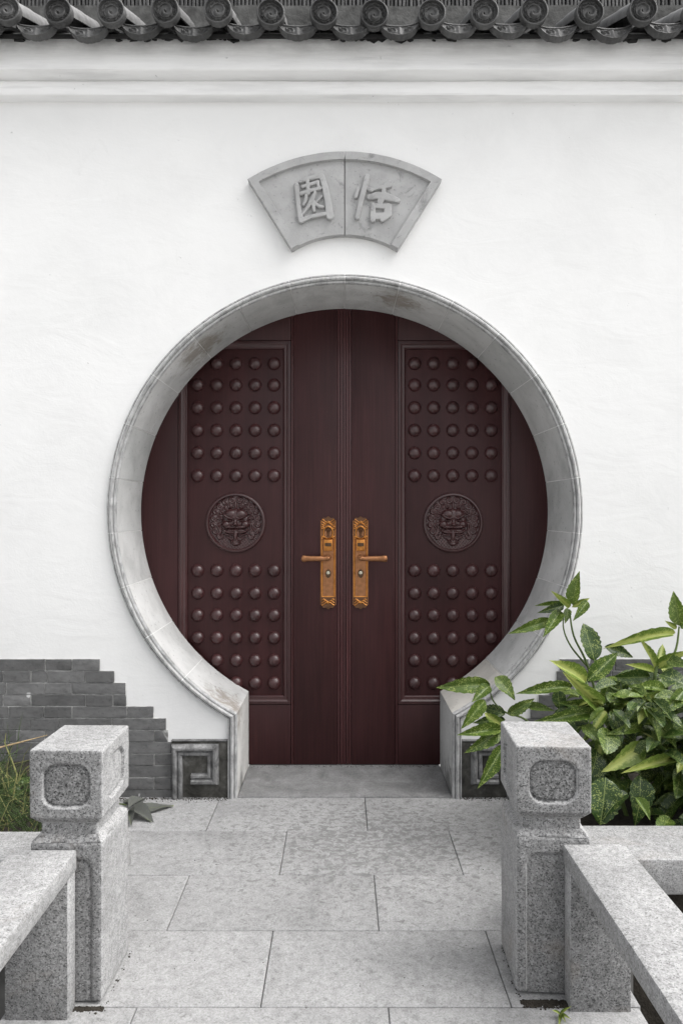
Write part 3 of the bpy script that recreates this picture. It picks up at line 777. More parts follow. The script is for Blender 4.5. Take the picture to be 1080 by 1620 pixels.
# lock plate relief
def lock_mesh():
    g = 0.0011; hwid = 0.0355; Lh = 0.215
    X, Z = np.meshgrid(np.arange(-hwid - g, hwid + 2 * g, g), np.arange(-Lh - g, Lh + 2 * g, g), indexing='ij')
    topd = Z - (Lh - 0.020) ; w = hwid - np.clip(topd, 0, 1) * 0.9 * (np.abs(topd) > 0)
    lob = Lh - 0.018 * (np.abs(X) / hwid) ** 2 + 0.003 * np.cos(X / hwid * 3 * math.pi)
    Mk = (np.abs(X) < hwid) & (np.abs(Z) < lob)
    H = np.full(X.shape, 0.010)
    inner = (np.abs(X) < 0.0245) & (Z < 0.105) & (Z > -0.150)
    H = H - 0.004 * sstep(0.0275, 0.0245, np.abs(X)) * sstep(0.115, 0.11, Z) * sstep(-0.160, -0.155, Z)
    H = H - 0.005 * sstep(hwid - 0.005, hwid, np.abs(X))
    ax = np.abs(X)
    # ornament at top: medallion between scrolls
    q = np.hypot(X / 0.021, (Z - 0.140) / 0.028); H = H + 0.004 * np.exp(-((q - 1) / 0.13) ** 2) - 0.004 * (q < 0.9)
    H = H + 0.005 * np.exp(-(X / 0.004) ** 2) * (np.abs(Z - 0.140) < 0.019) + 0.004 * np.exp(-(((X) ** 2 + (Z - 0.152) ** 2) / 0.007 ** 2))
    for (z0, sgn) in ((0.180, 1), (-0.176, -1)):
        for kk in range(3):
            H = H + 0.0032 * np.exp(-((Z - z0 - sgn * (0.008 * kk + 0.006 * np.cos(ax * 150 + kk))) / 0.0022) ** 2) * (ax < 0.031)
    for zc_ in (0.118, 0.163): H = H + 0.003 * np.exp(-((np.hypot(ax - 0.026, Z - zc_) - 0.005) / 0.0018) ** 2)
    me = height_mesh('lock_plate', X, Z, H, Mk, M['bronze'], 70); me.materials.append(M['patina'])
    for pl in me.polygons:
        x_, z_ = pl.center.x, pl.center.z
        if math.hypot(x_ / 0.019, (z_ - 0.140) / 0.025) < 1 or (z_ > 0.112 and pl.center.y > -0.0105 and abs(x_) < 0.031) or (z_ < -0.160 and pl.center.y > -0.0108): pl.material_index = 1  # low-lying ornament faces take the darker brown
    return me
lock_me = lock_mesh()
def lock_rim():
    rings = []
    for y in (0.004, -0.0062):
        rings.append([(sx * 0.0362, y, sz) for sx, sz in ((-1, -0.197), (1, -0.197), (1, 0.197), (-1, 0.197))])
    return mesh('lock_body', *sweep(rings), M['brown'], 30)
lock_rim_me = lock_rim()
bm = bmesh.new(); box_bm(bm, -0.0205, 0.0205, -0.024, 0.0, -0.028, 0.026, 0.004, 2); cover_me = from_bm('lock_cover', bm, M['bronze'])
bm = bmesh.new(); box_bm(bm, -0.0150, 0.0150, -0.0255, -0.02, -0.006, 0.010, 0.0008, 1); slot_me = from_bm('cover_window', bm, M['darkmetal'])
def lever_mesh():
    bm = bmesh.new()
    bmesh.ops.create_cone(bm, segments=28, radius1=0.0155, radius2=0.0135, depth=0.046, cap_ends=True, matrix=Matrix.Translation((0, -0.028, 0)) @ Matrix.Rotation(R(90), 4, 'X'))
    bmesh.ops.create_uvsphere(bm, u_segments=20, v_segments=10, radius=0.0095, matrix=Matrix.Translation((0, -0.050, 0)))
    rings = []
    for t, hh, ww in [(0.004, 0.0125, 0.010), (0.020, 0.0095, 0.009), (0.030, 0.0135, 0.010), (0.045, 0.0122, 0.010), (0.085, 0.0132, 0.010), (0.100, 0.0140, 0.010), (0.108, 0.0165, 0.011), (0.118, 0.0150, 0.010), (0.122, 0.0085, 0.006)]:
        rings.append([(t, -0.050 + ww * math.cos(2 * math.pi * k / 14), hh * math.sin(2 * math.pi * k / 14)) for k in range(14)])
    v, f = sweep(rings); me0 = bpy.data.meshes.new('t'); me0.from_pydata(v, [], f); bm.from_mesh(me0)
    return from_bm('lever_handle', bm, M['brown'], 40)
lever_me = lever_mesh()
def cyl_mesh(r, d0, d1, mat, name, n=24, sz=1.0):
    bm = bmesh.new(); bmesh.ops.create_cone(bm, segments=n, radius1=r, radius2=r * 0.92, depth=d1 - d0, cap_ends=True, matrix=Matrix.Diagonal((1, 1, sz, 1)) @ Matrix.Translation((0, -(d0 + d1) / 2, 0)) @ Matrix.Rotation(R(90), 4, 'X'))
    return from_bm(name, bm, mat, 40)
esc_me = cyl_mesh(0.0135, -0.002, 0.012, M['darkmetal'], 'keyhole_surround', 24, 1.55); key_me = cyl_mesh(0.0085, 0, 0.020, M['steel'], 'key_cylinder')

ZB, ZT = 0.008, 2.20
def leaf_door(s, label):
    """s=-1 left leaf, 1 right leaf; u runs outward from the meeting line in photo pixels at the door face."""
    t = thing('door_leaf', label, 'door', (CX, DD, 0), 0, 'pair of dark red studded doors')
    def bx(name, u0, u1, z0, z1, f0=0.0, back=0.05, bev=0.0015):
        a, b = sorted((s * u0 * K, s * u1 * K))
        cx, cz = (a + b) / 2, (z0 + z1) / 2
        bm = bmesh.new(); box_bm(bm, a - cx, b - cx, f0, back, z0 - cz, z1 - cz, bev, 2)
        return ob(name, from_bm(name, bm, M['bead' if 'bead' in name else 'wood']), t, (cx, 0, cz))
    vz = lambda v: CZ + v * K
    bx('stile', 11.0, 80.5, ZB, ZT); bx('stile', 263, 350, ZB, ZT)
    bx('rail', 84.5, 261.5, vz(271.5), ZT); bx('rail', 84.5, 261.5, ZB, vz(-304.5))
    bx('panel', 92, 254, vz(-294), vz(262), 0.016, 0.05)
    bx('core', 0.1, 350, ZB, ZT, 0.046, 0.07)
    # slim beads at the meeting edge and beside the stile
    if s < 0: bx('meeting_bead', 0.3, 2.8, ZB, ZT, 0.004); 
    else: bx('meeting_bead', -0.2, 2.6, ZB, ZT, 0.002)
    bx('meeting_bead', 3.0, 6.4, ZB, ZT, -0.003, 0.05, 0.003); bx('meeting_bead', 6.7, 10.8, ZB, ZT, 0.0015, 0.05, 0.004)
    bx('stile_bead', 81.2, 83.8, ZB, ZT, -0.003, 0.05, 0.003)
    bx('stile_bead', 262.0, 262.8, ZB, ZT, 0.004, 0.05, 0.001)
    # mitred moulding round the sunk panel
    pr = [(0.0, 0.03), (0.0, -0.001), (0.0015, -0.004), (0.005, -0.0045), (0.0065, -0.002), (0.0085, -0.002), (0.0095, -0.0045), (0.013, -0.005), (0.0165, -0.002), (0.020, 0.002), (0.0265, 0.0035), (0.0300, 0.0038), (0.0315, 0.0065), (0.035, 0.009), (0.0375, 0.016), (0.0375, 0.03)]
    corners = [(84.5, -303.5, 1, 1), (261.5, -303.5, -1, 1), (261.5, 270.5, -1, -1), (84.5, 270.5, 1, -1)]
    rings = [[(s * (u * K + du * p), y, vz(w) + dw * p) for p, y in pr] for u, w, du, dw in corners]
    v, f = sweep(rings, closed_profile=True, loop=True)
    ob('panel_moulding', mesh('panel_moulding', v, f, M['gloss'], 30), t)
    for u in (111.5, 141.7, 172, 202.5, 233):
        for w in (236, 202, 166, 130, 94, 58, -93, -129, -164, -200, -236, -272):
            ob('stud', stud_me, t, (s * u * K, 0.0155, vz(w)), (0, R(random.uniform(0, 12)), 0))
    md = ob('medallion_ring', ring_me, t, (s * 172.3 * K, 0.0165, vz(-17)))
    ob('lion_face', lion_me, md, (0, -0.001, 0))
    lk = ob('lock_plate', lock_me, t, (s * 25.5 * K, -0.0015, vz(-80)))
    ob('lock_body', lock_rim_me, lk, (0, 0.0, 0))
    ob('lock_cover', cover_me, lk, (0, 0, 0.083)); ob('cover_window', slot_me, lk, (0, 0, 0.083))
    lv = ob('lever_handle', lever_me, lk, (0, 0, 0.022)); lv.scale = (s, 1, 1)
    ob('keyhole_surround', esc_me, lk, (0, -0.004, -0.051)); ob('key_cylinder', key_me, lk, (0, -0.004, -0.045))
leaf_door(-1, 'dark red studded door leaf whose bronze lever points left')
leaf_door(1, 'dark red studded door leaf whose bronze lever points right')

# ------------------------------------------------------------------ granite posts and rails
def rr_sdf(u, w, cu, cw, hu, hw_, r):
    qx = np.abs(u - cu) - hu + r; qz = np.abs(w - cw) - hw_ + r
    return np.hypot(np.maximum(qx, 0), np.maximum(qz, 0)) + np.minimum(np.maximum(qx, qz), 0) - r
def carved_block(name, sx, sy, sz, carve, mat, bev=0.010, chamfer=0.0, g=0.0045, seed=0, fld=None):
    """A block with rounded edges, hammered faces and sunk panels cut into the front and the sides. carve: list of (axis, sign, fn(u,z)->depth)."""
    bm = bmesh.new()
    nx, ny, nz = int(sx / g), int(sy / g), int(sz / g)
    vid = {}
    def vert(x, y, z):
        k = (round(x, 5), round(y, 5), round(z, 5))
        if k not in vid: vid[k] = bm.verts.new(k)
        return vid[k]
    xs = np.linspace(-sx / 2, sx / 2, nx + 1); ys = np.linspace(-sy / 2, sy / 2, ny + 1); zs = np.linspace(0, sz, nz + 1)
    def quad(A, B, fn):
        for i in range(len(A) - 1):
            for j in range(len(B) - 1):
                bm.faces.new([vert(*fn(A[i], B[j])), vert(*fn(A[i + 1], B[j])), vert(*fn(A[i + 1], B[j + 1])), vert(*fn(A[i], B[j + 1]))])
    quad(xs, zs, lambda a, b: (a, -sy / 2, b)); quad(xs, zs, lambda a, b: (a, sy / 2, b))
    quad(ys, zs, lambda a, b: (-sx / 2, a, b)); quad(ys, zs, lambda a, b: (sx / 2, a, b))
    quad(xs, ys, lambda a, b: (a, b, 0)); quad(xs, ys, lambda a, b: (a, b, sz))
    co = np.array([v.co[:] for v in bm.verts]); out = co.copy()
    hx, hy, hz = sx / 2, sy / 2, sz / 2
    for axis, sign, fn in carve:
        if axis == 'y': m = np.abs(co[:, 1] - sign * hy) < 1e-4; dep = fn(co[m, 0], co[m, 2]); out[m, 1] -= sign * dep
        else: m = np.abs(co[:, 0] - sign * hx) < 1e-4; dep = fn(co[m, 1], co[m, 2]); out[m, 0] -= sign * dep
    # round the edges
    p = out - np.array([0, 0, hz]); hv = np.array([hx, hy, hz]); c = np.clip(p, -(hv - bev), hv - bev); dv = p - c; ln = np.linalg.norm(dv, axis=1); mm = (ln > bev)
    p[mm] = c[mm] + dv[mm] / ln[mm][:, None] * bev
    if chamfer > 0:     # undercut bottom edges
        low = np.clip((chamfer - (p[:, 2] + hz)) / chamfer, 0, 1); p[:, 0] *= 1 - low * chamfer * 0.85 / hx; p[:, 1] *= 1 - low * chamfer * 0.85 / hy
    out = p + np.array([0, 0, hz])
    for i, v in enumerate(bm.verts):
        q = Vector(out[i]); v.co = q + mn.noise_vector(q * 38 + Vector((seed, 0, 0))) * 0.0006 + mn.noise_vector(q * 9 + Vector((0, seed, 0))) * 0.0010
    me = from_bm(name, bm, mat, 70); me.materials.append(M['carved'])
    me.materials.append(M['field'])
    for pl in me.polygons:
        if abs(pl.normal.y) > 0.7: pl.material_index = 1  # darker copy on front and back faces paints their shade
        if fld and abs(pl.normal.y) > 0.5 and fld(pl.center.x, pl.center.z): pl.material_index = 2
    return me
def post(label, x0, x1, yf, depth, seed, rz=0.0):
    w = x1 - x0; t = thing('stone_post', label, 'post', ((x0 + x1) / 2, yf + depth / 2, 0), rz, 'square granite posts at the end of the balustrades')
    def sunk(hu, cz, hz, r, dep):
        def fn(u, z):
            D = rr_sdf(u, z, 0, cz, hu, hz, r)
            return dep * (0.62 * sstep(0.0008, -0.0018, D) + 0.38 * sstep(-0.0005, -0.0025, D) * sstep(-0.0085, -0.006, D))
        return fn
    capf = sunk(0.059, 0.097, 0.053, 0.034, 0.0095)
    shf = sunk(w / 2 - 0.026, 0.16, 0.185, 0.03, 0.008)
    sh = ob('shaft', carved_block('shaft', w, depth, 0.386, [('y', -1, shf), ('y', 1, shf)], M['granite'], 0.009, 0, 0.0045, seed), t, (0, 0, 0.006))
    sb = carved_block('shoulder', w, depth, 0.024, [], M['granite'], 0.003, 0, 0.006, seed + 5)
    for vv in sb.vertices:
        k_ = 1 - 0.05 * max(0, vv.co.z) / 0.024 / (w / 2) * 0.55; vv.co.x *= k_; vv.co.y *= k_
    ob('shoulder', sb, t, (0, 0, 0.390))
    ob('neck', carved_block('neck', w - 0.036, depth - 0.036, 0.07, [], M['granite'], 0.008, 0, 0.006, seed + 1), t, (0, 0, 0.382))
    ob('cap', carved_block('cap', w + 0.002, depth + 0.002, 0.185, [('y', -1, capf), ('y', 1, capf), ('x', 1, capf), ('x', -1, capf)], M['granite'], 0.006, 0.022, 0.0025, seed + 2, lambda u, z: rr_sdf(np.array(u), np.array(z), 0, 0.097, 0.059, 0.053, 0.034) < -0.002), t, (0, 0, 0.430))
    return t
post('granite post with carved cube cap in front of the bare brick steps', -0.7506, -0.5751, 1.602, 0.192, 11, R(-1))
post('granite post with carved cube cap in front of the leafy spotted shrubs', 0.4335, 0.6150, 1.629, 0.196, 31, R(-2.5))
bm = bmesh.new()
def rail(label, x0, x1, yf):
    t = thing('balustrade_rail', label, 'rail', ((x0 + x1) / 2, yf, 0), 0, 'low granite rails beside the path')
    hw_ = (x1 - x0) / 2
    def blk(name, a0, a1, b0, b1, c0, c1, bev=0.006):
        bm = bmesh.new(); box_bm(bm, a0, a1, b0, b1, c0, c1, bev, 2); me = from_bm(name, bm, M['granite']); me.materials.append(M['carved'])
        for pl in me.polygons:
            if abs(pl.normal.y) > 0.8: pl.material_index = 1  # shade of the end faces painted with the darker granite
        return ob(name, me, t)
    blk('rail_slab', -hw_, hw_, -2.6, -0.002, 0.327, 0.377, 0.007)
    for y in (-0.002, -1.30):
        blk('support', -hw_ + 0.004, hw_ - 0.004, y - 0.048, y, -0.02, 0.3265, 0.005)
rail('long low granite rail running from the post by the brickwork', -0.793, -0.636, 1.604)
rail('long low granite rail running from the post by the shrubs', 0.541, 0.694, 1.631)
# kerbs of the planting beds and their soil
for nm, (a, b, y0, y1), lb in (('l', (-2.6, -0.62, 1.80, 1.963), 'low granite kerb stone of the grassy bed below the bare bricks'), ('r', (0.58, 2.6, 1.80, 2.00), 'low granite kerb stone in front of the leafy shrubs')):
    bm = bmesh.new(); box_bm(bm, a, b, y0, y1, 0.150, 0.247, 0.006, 2)
    thing('kerb_stone', lb, 'kerb', group='kerbs of the planting beds', me=from_bm('kerb_stone', bm, M['granite']))
bm = bmesh.new(); box_bm(bm, -3.2, -0.96, 1.86, 2.774, -0.35, 0.149); box_bm(bm, 0.80, 3.2, 1.86, 2.774, -0.35, 0.149)
ob('planting_bed', from_bm('planting_bed', bm, M['soil']), kind='structure')

# ------------------------------------------------------------------ plants
def leaf_mesh(mat, bend, fold, ser, round_=0.0, wave=0.0):
    """Unit leaf: length 1 along y, half width 0.5 along x, z the upper side."""
    n, m = 16, 6; v = []; f = []; uvs = []
    for i in range(n + 1):
        t = i / n; pk = 0.48 + 0.0 * round_
        w = (math.sin(math.pi * t ** (0.80 + 0.1 * round_)) ** (0.95 - 0.3 * round_)) * (1 - 0.22 * t * (1 - round_))
        if t > 0.35 and i % 2 == 0 and 0 < i < n: w *= 1 - ser
        w = max(w, 0.014 if i < n else 0.004)
        for j in range(m + 1):
            s = -1 + 2 * j / m
            z = -bend * t * t + fold * abs(s) * w * 0.5 + wave * math.sin(t * 9 + s * 1.5) * 0.03 * abs(s)
            v.append((s * w * 0.5, t - 0.25 * bend * bend * t * t, z)); uvs.append((0.5 + s * 0.5 * w, t))
    for i in range(n):
        for j in range(m): a = i * (m + 1) + j; f.append((a, a + 1, a + m + 2, a + m + 1))
    me = raw_mesh('leaf', v, f, mat, 80)
    ul = me.uv_layers.new(name='uv')
    for lp in me.loops: ul.data[lp.index].uv = uvs[lp.vertex_index]
    return me
LV = {}
for key in ('leaf', 'leafdark', 'leafyellow', 'deadleaf'):
    LV[key] = [leaf_mesh(M[key], b, fo, se, ro_, wa) for b, fo, se, ro_, wa in ((0.18, 0.35, 0.10, 0.0, 0.5), (0.35, 0.22, 0.12, 0.2, 1.0), (0.08, 0.5, 0.08, 0.0, 0.3), (0.5, 0.3, 0.10, 0.1, 0.8), (0.12, 0.18, 0.12, 0.9, 0.8), (0.03, 0.06, 0.06, 0.1, 0.7))]
def put_leaf(root, base, tip, width, key='leaf', var=None, face=None, roll=0.0):
    base, tip = Vector(base), Vector(tip); yv = tip - base; L = yv.length; yv.normalize()
    fc = Vector(face) if face else Vector((random.uniform(-.3, .3), -0.75, 0.75))
    zv = (fc - yv * fc.dot(yv))
    if zv.length < 1e-3: zv = yv.orthogonal()
    zv.normalize(); zv = Quaternion(yv, roll) @ zv; xv = yv.cross(zv)
    m = Matrix((xv * width, yv * L, zv * L)).transposed().to_4x4(); m.translation = base - root.location
    me = LV[key][var if var is not None else random.randrange(4)]
    o = ob('leaf', me, root); o.matrix_basis = m
    return o
def zp(x, y, d): return P(690 + x / 2.769, 890 + y / 2.769, d)        # pixel of my enlarged view of the shrubs
shrubs = {}
def shrub(key, label, base):
    t = thing('aucuba_shrub', label, 'shrub', base, 0, 'spotted laurel shrubs in the right bed'); shrubs[key] = t; return t
tall = shrub('tall', 'tall thin shoot of spotted leaves reaching up the white wall beside the gate', (0.93, 2.45, 0.14))
low = shrub('low', 'spotted leafy branch hanging over the foot of the round gate', (0.80, 2.50, 0.14))
mid = shrub('mid', 'bushy yellow and green variegated shrub right behind the granite post', (0.98, 2.28, 0.14))
far = shrub('far', 'leafy green shrub at the right edge before the bare bricks', (1.30, 2.40, 0.14))
def stem(root, pts, r0, r1):
    pts = [Vector(p) - root.location for p in pts]
    # smooth the polyline
    q = []
    for i in range(len(pts) - 1):
        p0, p1, p2, p3 = pts[max(i - 1, 0)], pts[i], pts[i + 1], pts[min(i + 2, len(pts) - 1)]
        for k in range(5):
            t = k / 5; q.append(0.5 * ((2 * p1) + (p2 - p0) * t + (2 * p0 - 5 * p1 + 4 * p2 - p3) * t * t + (3 * p1 - p0 - 3 * p2 + p3) * t ** 3))
    q.append(pts[-1]); rad = [r0 + (r1 - r0) * i / (len(q) - 1) for i in range(len(q))]
    ob('stem', mesh('stem', *tube(q, rad), M['stem'], 60), root)
hero = [
 # root, base x y d, tip x y d, width px, kind, variant
 (tall, 595, 185, 2.45, 617, 40, 2.43, 66, 'leaf', 0), (tall, 580, 197, 2.44, 505, 125, 2.40, 34, 'leafyellow', 2), (tall, 557, 180, 2.46, 430, 184, 2.46, 24, 'leaf', 0), (tall, 560, 186, 2.45, 468, 214, 2.40, 42, 'leafdark', 1),
 (tall, 500, 252, 2.45, 347, 300, 2.38, 54, 'leaf', 1), (tall, 545, 212, 2.44, 474, 312, 2.36, 60, 'leaf', 0), (tall, 592, 196, 2.46, 672, 155, 2.46, 30, 'leafyellow', 2), (tall, 660, 168, 2.45, 606, 248, 2.40, 46, 'leaf', 0),
 (tall, 575, 200, 2.46, 570, 255, 2.42, 36, 'leaf', 1),
 (mid, 690, 428, 2.40, 653, 264, 2.42, 108, 'leafdark', 4), (mid, 735, 368, 2.46, 880, 410, 2.44, 58, 'leafdark', 1), (mid, 652, 522, 2.32, 526, 425, 2.24, 84, 'leafyellow', 0), (mid, 660, 520, 2.34, 802, 385, 2.36, 84, 'leaf', 0),
 (mid, 592, 545, 2.34, 388, 546, 2.26, 60, 'leaf', 1), (mid, 712, 625, 2.26, 565, 488, 2.16, 78, 'leafyellow', 2), (mid, 700, 655, 2.24, 468, 684, 2.14, 62, 'leaf', 1), (mid, 740, 625, 2.28, 892, 556, 2.24, 60, 'leaf', 0),
 (mid, 690, 640, 2.3, 560, 610, 2.2, 60, 'leaf', 0), (mid, 735, 640, 2.3, 800, 690, 2.2, 62, 'leaf', 3), (mid, 720, 620, 2.33, 770, 500, 2.33, 70, 'leaf', 0), (mid, 640, 640, 2.36, 560, 700, 2.3, 90, 'leafdark', 1),
 (mid, 748, 728, 2.18, 752, 832, 2.10, 102, 'leaf', 4), (mid, 906, 795, 2.18, 778, 906, 2.08, 92, 'leafyellow', 1), (far, 1048, 862, 2.16, 838, 902, 2.06, 56, 'leafyellow', 0), (far, 1065, 895, 2.15, 1060, 1030, 2.08, 86, 'leaf', 4),
 (mid, 530, 558, 2.44, 540, 642, 2.42, 64, 'leafdark', 4), (mid, 740, 940, 2.12, 725, 1150, 2.06, 150, 'leafdark', 4), (mid, 890, 930, 2.14, 905, 1150, 2.06, 120, 'leafdark', 1), (mid, 700, 820, 2.2, 690, 1000, 2.1, 120, 'leafdark', 1),
 (mid, 640, 712, 2.22, 720, 780, 2.14, 60, 'leaf', 1), (mid, 610, 720, 2.3, 690, 700, 2.2, 60, 'leafdark', 0),
 (mid, 890, 600, 2.24, 878, 770, 2.18, 70, 'leafdark', 0), (far, 935, 668, 2.22, 1052, 806, 2.12, 90, 'leaf', 2), (far, 960, 640, 2.26, 1010, 560, 2.3, 70, 'leaf', 1), (far, 985, 600, 2.26, 900, 590, 2.2, 70, 'leafyellow', 2), (mid, 900, 720, 2.2, 790, 735, 2.12, 50, 'leaf', 1),
 (far, 1040, 312, 2.40, 815, 320, 2.30, 58, 'leafyellow', 3), (far, 1065, 278, 2.42, 1035, 128, 2.42, 76, 'leaf', 0), (far, 1070, 290, 2.42, 1150, 190, 2.42, 70, 'leaf', 0), (far, 1050, 290, 2.42, 1000, 255, 2.42, 26, 'leafyellow', 2),
 (far, 955, 470, 2.36, 905, 330, 2.34, 48, 'leafyellow', 0), (far, 965, 460, 2.36, 1100, 385, 2.30, 56, 'leafyellow', 2), (far, 950, 480, 2.34, 850, 440, 2.28, 40, 'leafyellow', 0), (far, 960, 450, 2.36, 1010, 350, 2.38, 44, 'leafyellow', 1), (far, 975, 490, 2.32, 1110, 520, 2.24, 96, 'leafdark', 1), (far, 930, 500, 2.36, 800, 510, 2.30, 80, 'leafdark', 1),
 (far, 1000, 560, 2.28, 880, 530, 2.22, 60, 'leaf', 0), (far, 1080, 560, 2.2, 1000, 660, 2.12, 70, 'leaf', 0), (far, 1090, 700, 2.2, 1020, 780, 2.12, 80, 'leafdark', 1), (far, 1010, 430, 2.3, 1090, 440, 2.22, 60, 'leaf', 1),
 (low, 232, 535, 2.46, 28, 540, 2.40, 80, 'leaf', 1), (low, 232, 540, 2.45, 162, 600, 2.38, 60, 'leaf', 0), (low, 256, 500, 2.46, 352, 582, 2.40, 78, 'leaf', 1), (low, 212, 602, 2.40, 114, 724, 2.34, 66, 'leaf', 0), (low, 292, 718, 2.38, 218, 664, 2.34, 48, 'leafyellow', 4),
 (low, 288, 730, 2.36, 102, 746, 2.30, 62, 'leaf', 0), (low, 282, 735, 2.36, 154, 828, 2.28, 70, 'leaf', 1), (low, 292, 800, 2.36, 194, 982, 2.26, 76, 'leaf', 0), (low, 310, 662, 2.42, 428, 608, 2.38, 58, 'leaf', 1), (low, 395, 630, 2.42, 512, 642, 2.36, 42, 'leaf', 0), (low, 300, 665, 2.44, 195, 625, 2.46, 60, 'leafdark', 1), (low, 300, 690, 2.44, 170, 690, 2.42, 50, 'leafdark', 1),
]
for (rt, bx_, by_, bd, tx_, ty_, td, wpx, key, var) in hero:
    b, t_ = zp(bx_, by_, bd), zp(tx_, ty_, td)
    put_leaf(rt, b, t_, wpx / 2.769 * bd / F * 1.02, key, var, (random.uniform(-.35, .35), -0.9, random.uniform(0.25, 0.7)), random.uniform(-.25, .25))
stem(tall, [(0.93, 2.45, 0.14), zp(700, 640, 2.45), zp(660, 450, 2.45), zp(600, 320, 2.45), zp(582, 205, 2.45)], 0.006, 0.0028)
stem(tall, [zp(665, 460, 2.46), zp(590, 370, 2.46), zp(556, 290, 2.46), zp(558, 215, 2.46)], 0.004, 0.002)
stem(tall, [zp(558, 250, 2.46), zp(530, 255, 2.46), zp(500, 252, 2.45)], 0.0022, 0.0016)
stem(low, [(0.80, 2.50, 0.14), zp(420, 720, 2.46), zp(300, 655, 2.45), zp(245, 600, 2.45), zp(232, 535, 2.46)], 0.005, 0.002)
stem(low, [zp(330, 700, 2.45), zp(290, 720, 2.38), zp(285, 800, 2.36)], 0.003, 0.0018)
stem(mid, [(0.98, 2.28, 0.14), zp(735, 800, 2.26), zp(722, 690, 2.26), zp(700, 640, 2.26), zp(655, 520, 2.33)], 0.008, 0.003)
stem(mid, [zp(735, 760, 2.27), zp(800, 590, 2.3), zp(735, 520, 2.36), zp(700, 430, 2.40)], 0.006, 0.003)
stem(mid, [zp(825, 570, 2.3), zp(760, 545, 2.32), zp(715, 480, 2.36), zp(690, 428, 2.4)], 0.005, 0.003)
stem(far, [(1.30, 2.40, 0.14), zp(1010, 700, 2.36), zp(955, 480, 2.35), zp(1040, 400, 2.4), zp(1062, 280, 2.42)], 0.008, 0.003)
stem(far, [zp(1000, 680, 2.3), zp(1040, 780, 2.2), zp(1050, 860, 2.16)], 0.004, 0.002)
stem(far, [zp(870, 600, 2.28), zp(940, 560, 2.33), zp(965, 470, 2.36)], 0.005, 0.003)
# inner foliage of the two bushes
def whorl(root, c, n, L, key_w, spread=1.0):
    for k in range(n):
        a = 2 * math.pi * k / n + random.uniform(-.4, .4); el = random.uniform(-0.5, 0.7)
        d_ = Vector((math.cos(a) * math.cos(el), math.sin(a) * math.cos(el) * 0.9, math.sin(el)))
        l = L * random.uniform(0.7, 1.15); b = Vector(c) + d_ * 0.02; tip = b + d_ * l + Vector((0, 0, -0.25 * l))
        if tip.y > DW - 0.02: tip.y = DW - 0.02
        key = random.choices(['leaf', 'leafdark', 'leafyellow'], key_w)[0]
        put_leaf(root, b, tip, l * random.uniform(0.42, 0.56), key, random.randrange(5), (random.uniform(-.2, .2), -0.35, 1.0))
for i in range(30):
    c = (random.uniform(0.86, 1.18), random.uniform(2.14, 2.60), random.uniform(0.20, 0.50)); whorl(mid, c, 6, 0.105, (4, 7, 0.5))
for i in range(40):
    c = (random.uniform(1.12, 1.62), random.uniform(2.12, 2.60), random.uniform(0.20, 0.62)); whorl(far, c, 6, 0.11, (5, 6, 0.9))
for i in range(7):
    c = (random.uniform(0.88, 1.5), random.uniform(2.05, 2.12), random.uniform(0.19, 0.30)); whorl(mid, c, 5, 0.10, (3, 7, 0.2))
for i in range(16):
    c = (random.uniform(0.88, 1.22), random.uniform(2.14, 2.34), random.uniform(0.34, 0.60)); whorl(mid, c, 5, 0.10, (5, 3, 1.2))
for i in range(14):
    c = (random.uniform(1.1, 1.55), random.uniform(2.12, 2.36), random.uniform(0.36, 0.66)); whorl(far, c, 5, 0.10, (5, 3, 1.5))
# leafy sprig lying on the path by the left post
sp = thing('leaf_sprig', 'flat dull grey leaf sprig lying on the path by the bricks', 'leaves', P(193, 1264, 2.72))
def floor_pt(x, y, z): d_ = F * (EYE - z) / (y - 810); return Vector(((x - 540) * d_ / F, min(d_, 2.755), z))
for (bx_, by_, tx_, ty_, w) in ((204, 1278, 232, 1259, 0.055), (215, 1281, 275, 1273, 0.075), (205, 1281, 244, 1299, 0.068), (203, 1283, 208, 1303, 0.045), (196, 1270, 212, 1262, 0.04)):
    put_leaf(sp, floor_pt(bx_, by_, 0.012), floor_pt(tx_, ty_, 0.006 + random.uniform(0, 0.010)), w, 'deadleaf', random.choice((5, 5, 2)), (random.uniform(-.15, .15), random.uniform(-.3, 0.0), 1.0))
ob('stem', mesh('stem', *tube([Vector((-1.0, 2.70, 0.02)) - sp.location, Vector((P(200, 1272, 2.66).x, 2.66, 0.016)) - sp.location], [0.003, 0.002]), M['stem']), sp)
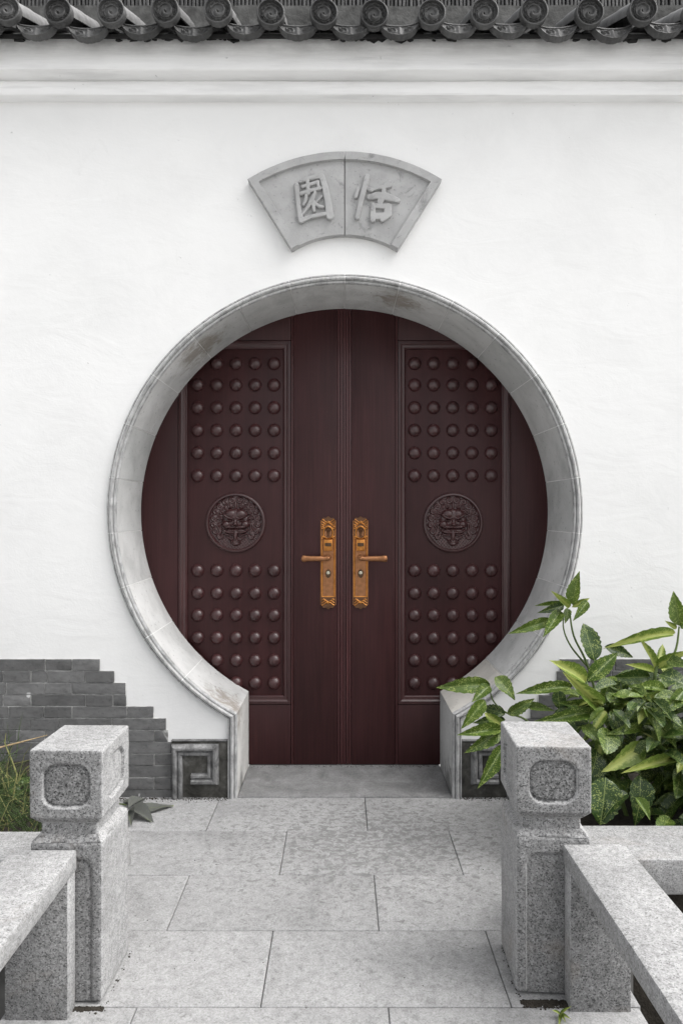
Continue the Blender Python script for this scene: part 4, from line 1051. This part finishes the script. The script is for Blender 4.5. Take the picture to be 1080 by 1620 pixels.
# wiry grass in the left bed
gr = thing('wiry_plant', 'wiry green grass plant at the left edge behind the granite rail', 'plant', (-1.02, 2.18, 0.14))
def gpt(x, y, d): return P(x, y, d) - gr.location
ob('stem', mesh('stem', *tube([gpt(2, 1320, 2.15), gpt(20, 1270, 2.15), gpt(27, 1225, 2.15), gpt(16, 1195, 2.15), gpt(8, 1175, 2.15), gpt(10, 1160, 2.15)], [0.0035, 0.003, 0.003, 0.0025, 0.002, 0.001]), M['straw']), gr)
ob('dry_blade', mesh('dry_blade', *tube([gpt(-10, 1185, 2.3), gpt(30, 1175, 2.3), gpt(75, 1163, 2.3)], [0.0028, 0.0028, 0.001]), M['tan']), gr)
v_all, f_all = [], []
def add(v, f):
    o = len(v_all); v_all.extend(v); f_all.extend([tuple(i + o for i in q) for q in f])
for i in range(650):
    x = random.uniform(-60, 66) if random.random() < .8 else random.uniform(-260, 60); dep = random.uniform(2.00, 2.55); top = random.uniform(1150, 1300) if x < 30 else random.uniform(1215, 1300); y0 = random.uniform(max(top + 10, 1200), 1335)
    if x > 40: top = max(top, 1235)
    ang = random.uniform(-1.25, 1.25); L = random.uniform(25, 80)
    a = P(x, y0, dep); b = P(x + L * math.sin(ang) * .6, y0 - L * math.cos(ang) * 0.6, dep + random.uniform(-.03, .03)); c = P(x + L * math.sin(ang) * 1.25, y0 - L * math.cos(ang) * 0.95, dep + random.uniform(-.06, .06))
    w = random.uniform(0.0006, 0.0015)
    if a.z < 0.15: a.z = 0.15
    v, f = tube([p - gr.location for p in (a, b, c)], [w, w, w * .3], 4); add(v, f)
vs_, fs_ = v_all, f_all; v_all, f_all = [], []
for i in range(70):
    x = random.uniform(-40, 62); dep = random.uniform(2.0, 2.4); y0 = random.uniform(1230, 1325); ang = random.uniform(-1.3, 1.3); L = random.uniform(30, 95)
    if x > 35: y0 = max(y0, 1275)
    a = P(x, y0, dep); b = P(x + L * math.sin(ang) * .5, y0 - L * math.cos(ang) * 0.6, dep); c = P(x + L * math.sin(ang) * 1.2, y0 - L * math.cos(ang) * 0.9, dep + random.uniform(-.05, .05))
    v, f = tube([p - gr.location for p in (a, b, c)], [0.0011, 0.0010, 0.0004], 4); add(v, f)
ob('pale_stalks', mesh('pale_stalks', v_all, f_all, M['straw'], 60), gr, kind='stuff')
v_all, f_all = vs_, fs_
ob('grass_blades', mesh('grass_blades', v_all, f_all, M['grass'], 60), gr, kind='stuff')
gl = thing('broadleaf_plant', 'dark broad leaved plant low in the left bed among the grass', 'plant', (-1.12, 2.3, 0.14))
for i in range(7):
    c = (random.uniform(-1.6, -1.06), random.uniform(2.2, 2.5), random.uniform(0.16, 0.21))
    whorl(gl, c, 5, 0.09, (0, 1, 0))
# small weed by the foot of the right rail
wd = thing('small_weed', 'small weed sprouting at the foot of the right rail support', 'weed', (0.515, 1.565, 0.0))
for (dx, dy, dz, w) in ((-0.018, -0.006, 0.022, 0.009), (0.016, -0.02, 0.014, 0.010), (0.003, -0.026, 0.012, 0.009), (-0.012, -0.03, 0.006, 0.009), (0.02, -0.006, 0.03, 0.008)):
    put_leaf(wd, wd.location + Vector((0, 0, 0.003)), wd.location + Vector((dx, dy, dz)), w, 'leafyellow', 0, (0, -.4, 1))

# grit and crumbs along wall and posts, also contact shade at the left post
bm = bmesh.new()
def clod(x, y, r, z=0.0):
    r_ = bmesh.ops.create_icosphere(bm, subdivisions=1, radius=r, matrix=Matrix.Translation((x, y, z)) @ Matrix.Diagonal((1, 1, 0.55, 1)))
    for vv in r_['verts']: vv.co += Vector((random.uniform(-.3, .3), random.uniform(-.3, .3), random.uniform(-.2, .2))) * r
for i in range(420): clod(random.uniform(-0.95, -0.47), DW - 0.012 - abs(random.gauss(0, 0.016)), random.uniform(0.0007, 0.0032))
for i in range(200): clod(random.uniform(0.49, 0.78), DW - 0.012 - abs(random.gauss(0, 0.014)), random.uniform(0.0007, 0.003))
for i in range(160): clod(random.uniform(-0.42, 0.44), DD - 0.004 - abs(random.gauss(0, 0.012)), random.uniform(0.001, 0.0032), 0.005)
for i in range(45):
    k = random.random(); clod(-0.571 + abs(random.gauss(0, 0.004)), 1.60 + 0.20 * k, random.uniform(0.0008, 0.0032) * (0.4 + 0.6 * (mn.noise(Vector((k * 9, 4, 0))) > 0)))
for i in range(200): clod(random.uniform(-0.64, -0.57), 1.594 - abs(random.gauss(0, 0.006)), random.uniform(0.0015, 0.005))  # dark crumbs stand in for contact shade at this post's foot
for i in range(300): clod(random.uniform(0.435, 0.545), 1.616 - abs(random.gauss(0, 0.010)), random.uniform(0.0015, 0.006))
for i in range(45): clod(0.437 + 0.006 * random.random() - abs(random.gauss(0, 0.004)), 1.625 + 0.2 * random.random(), random.uniform(0.0008, 0.0030))
for i in range(90): clod(random.uniform(-0.6, 0.55), random.uniform(1.5, 2.7), random.uniform(0.0008, 0.0022))
db = ob('dirt_crumbs', from_bm('dirt_crumbs', bm, M['soil']), kind='stuff'); db['label'] = 'dark dirt crumbs along the foot of the wall and the posts'; db['category'] = 'dirt'
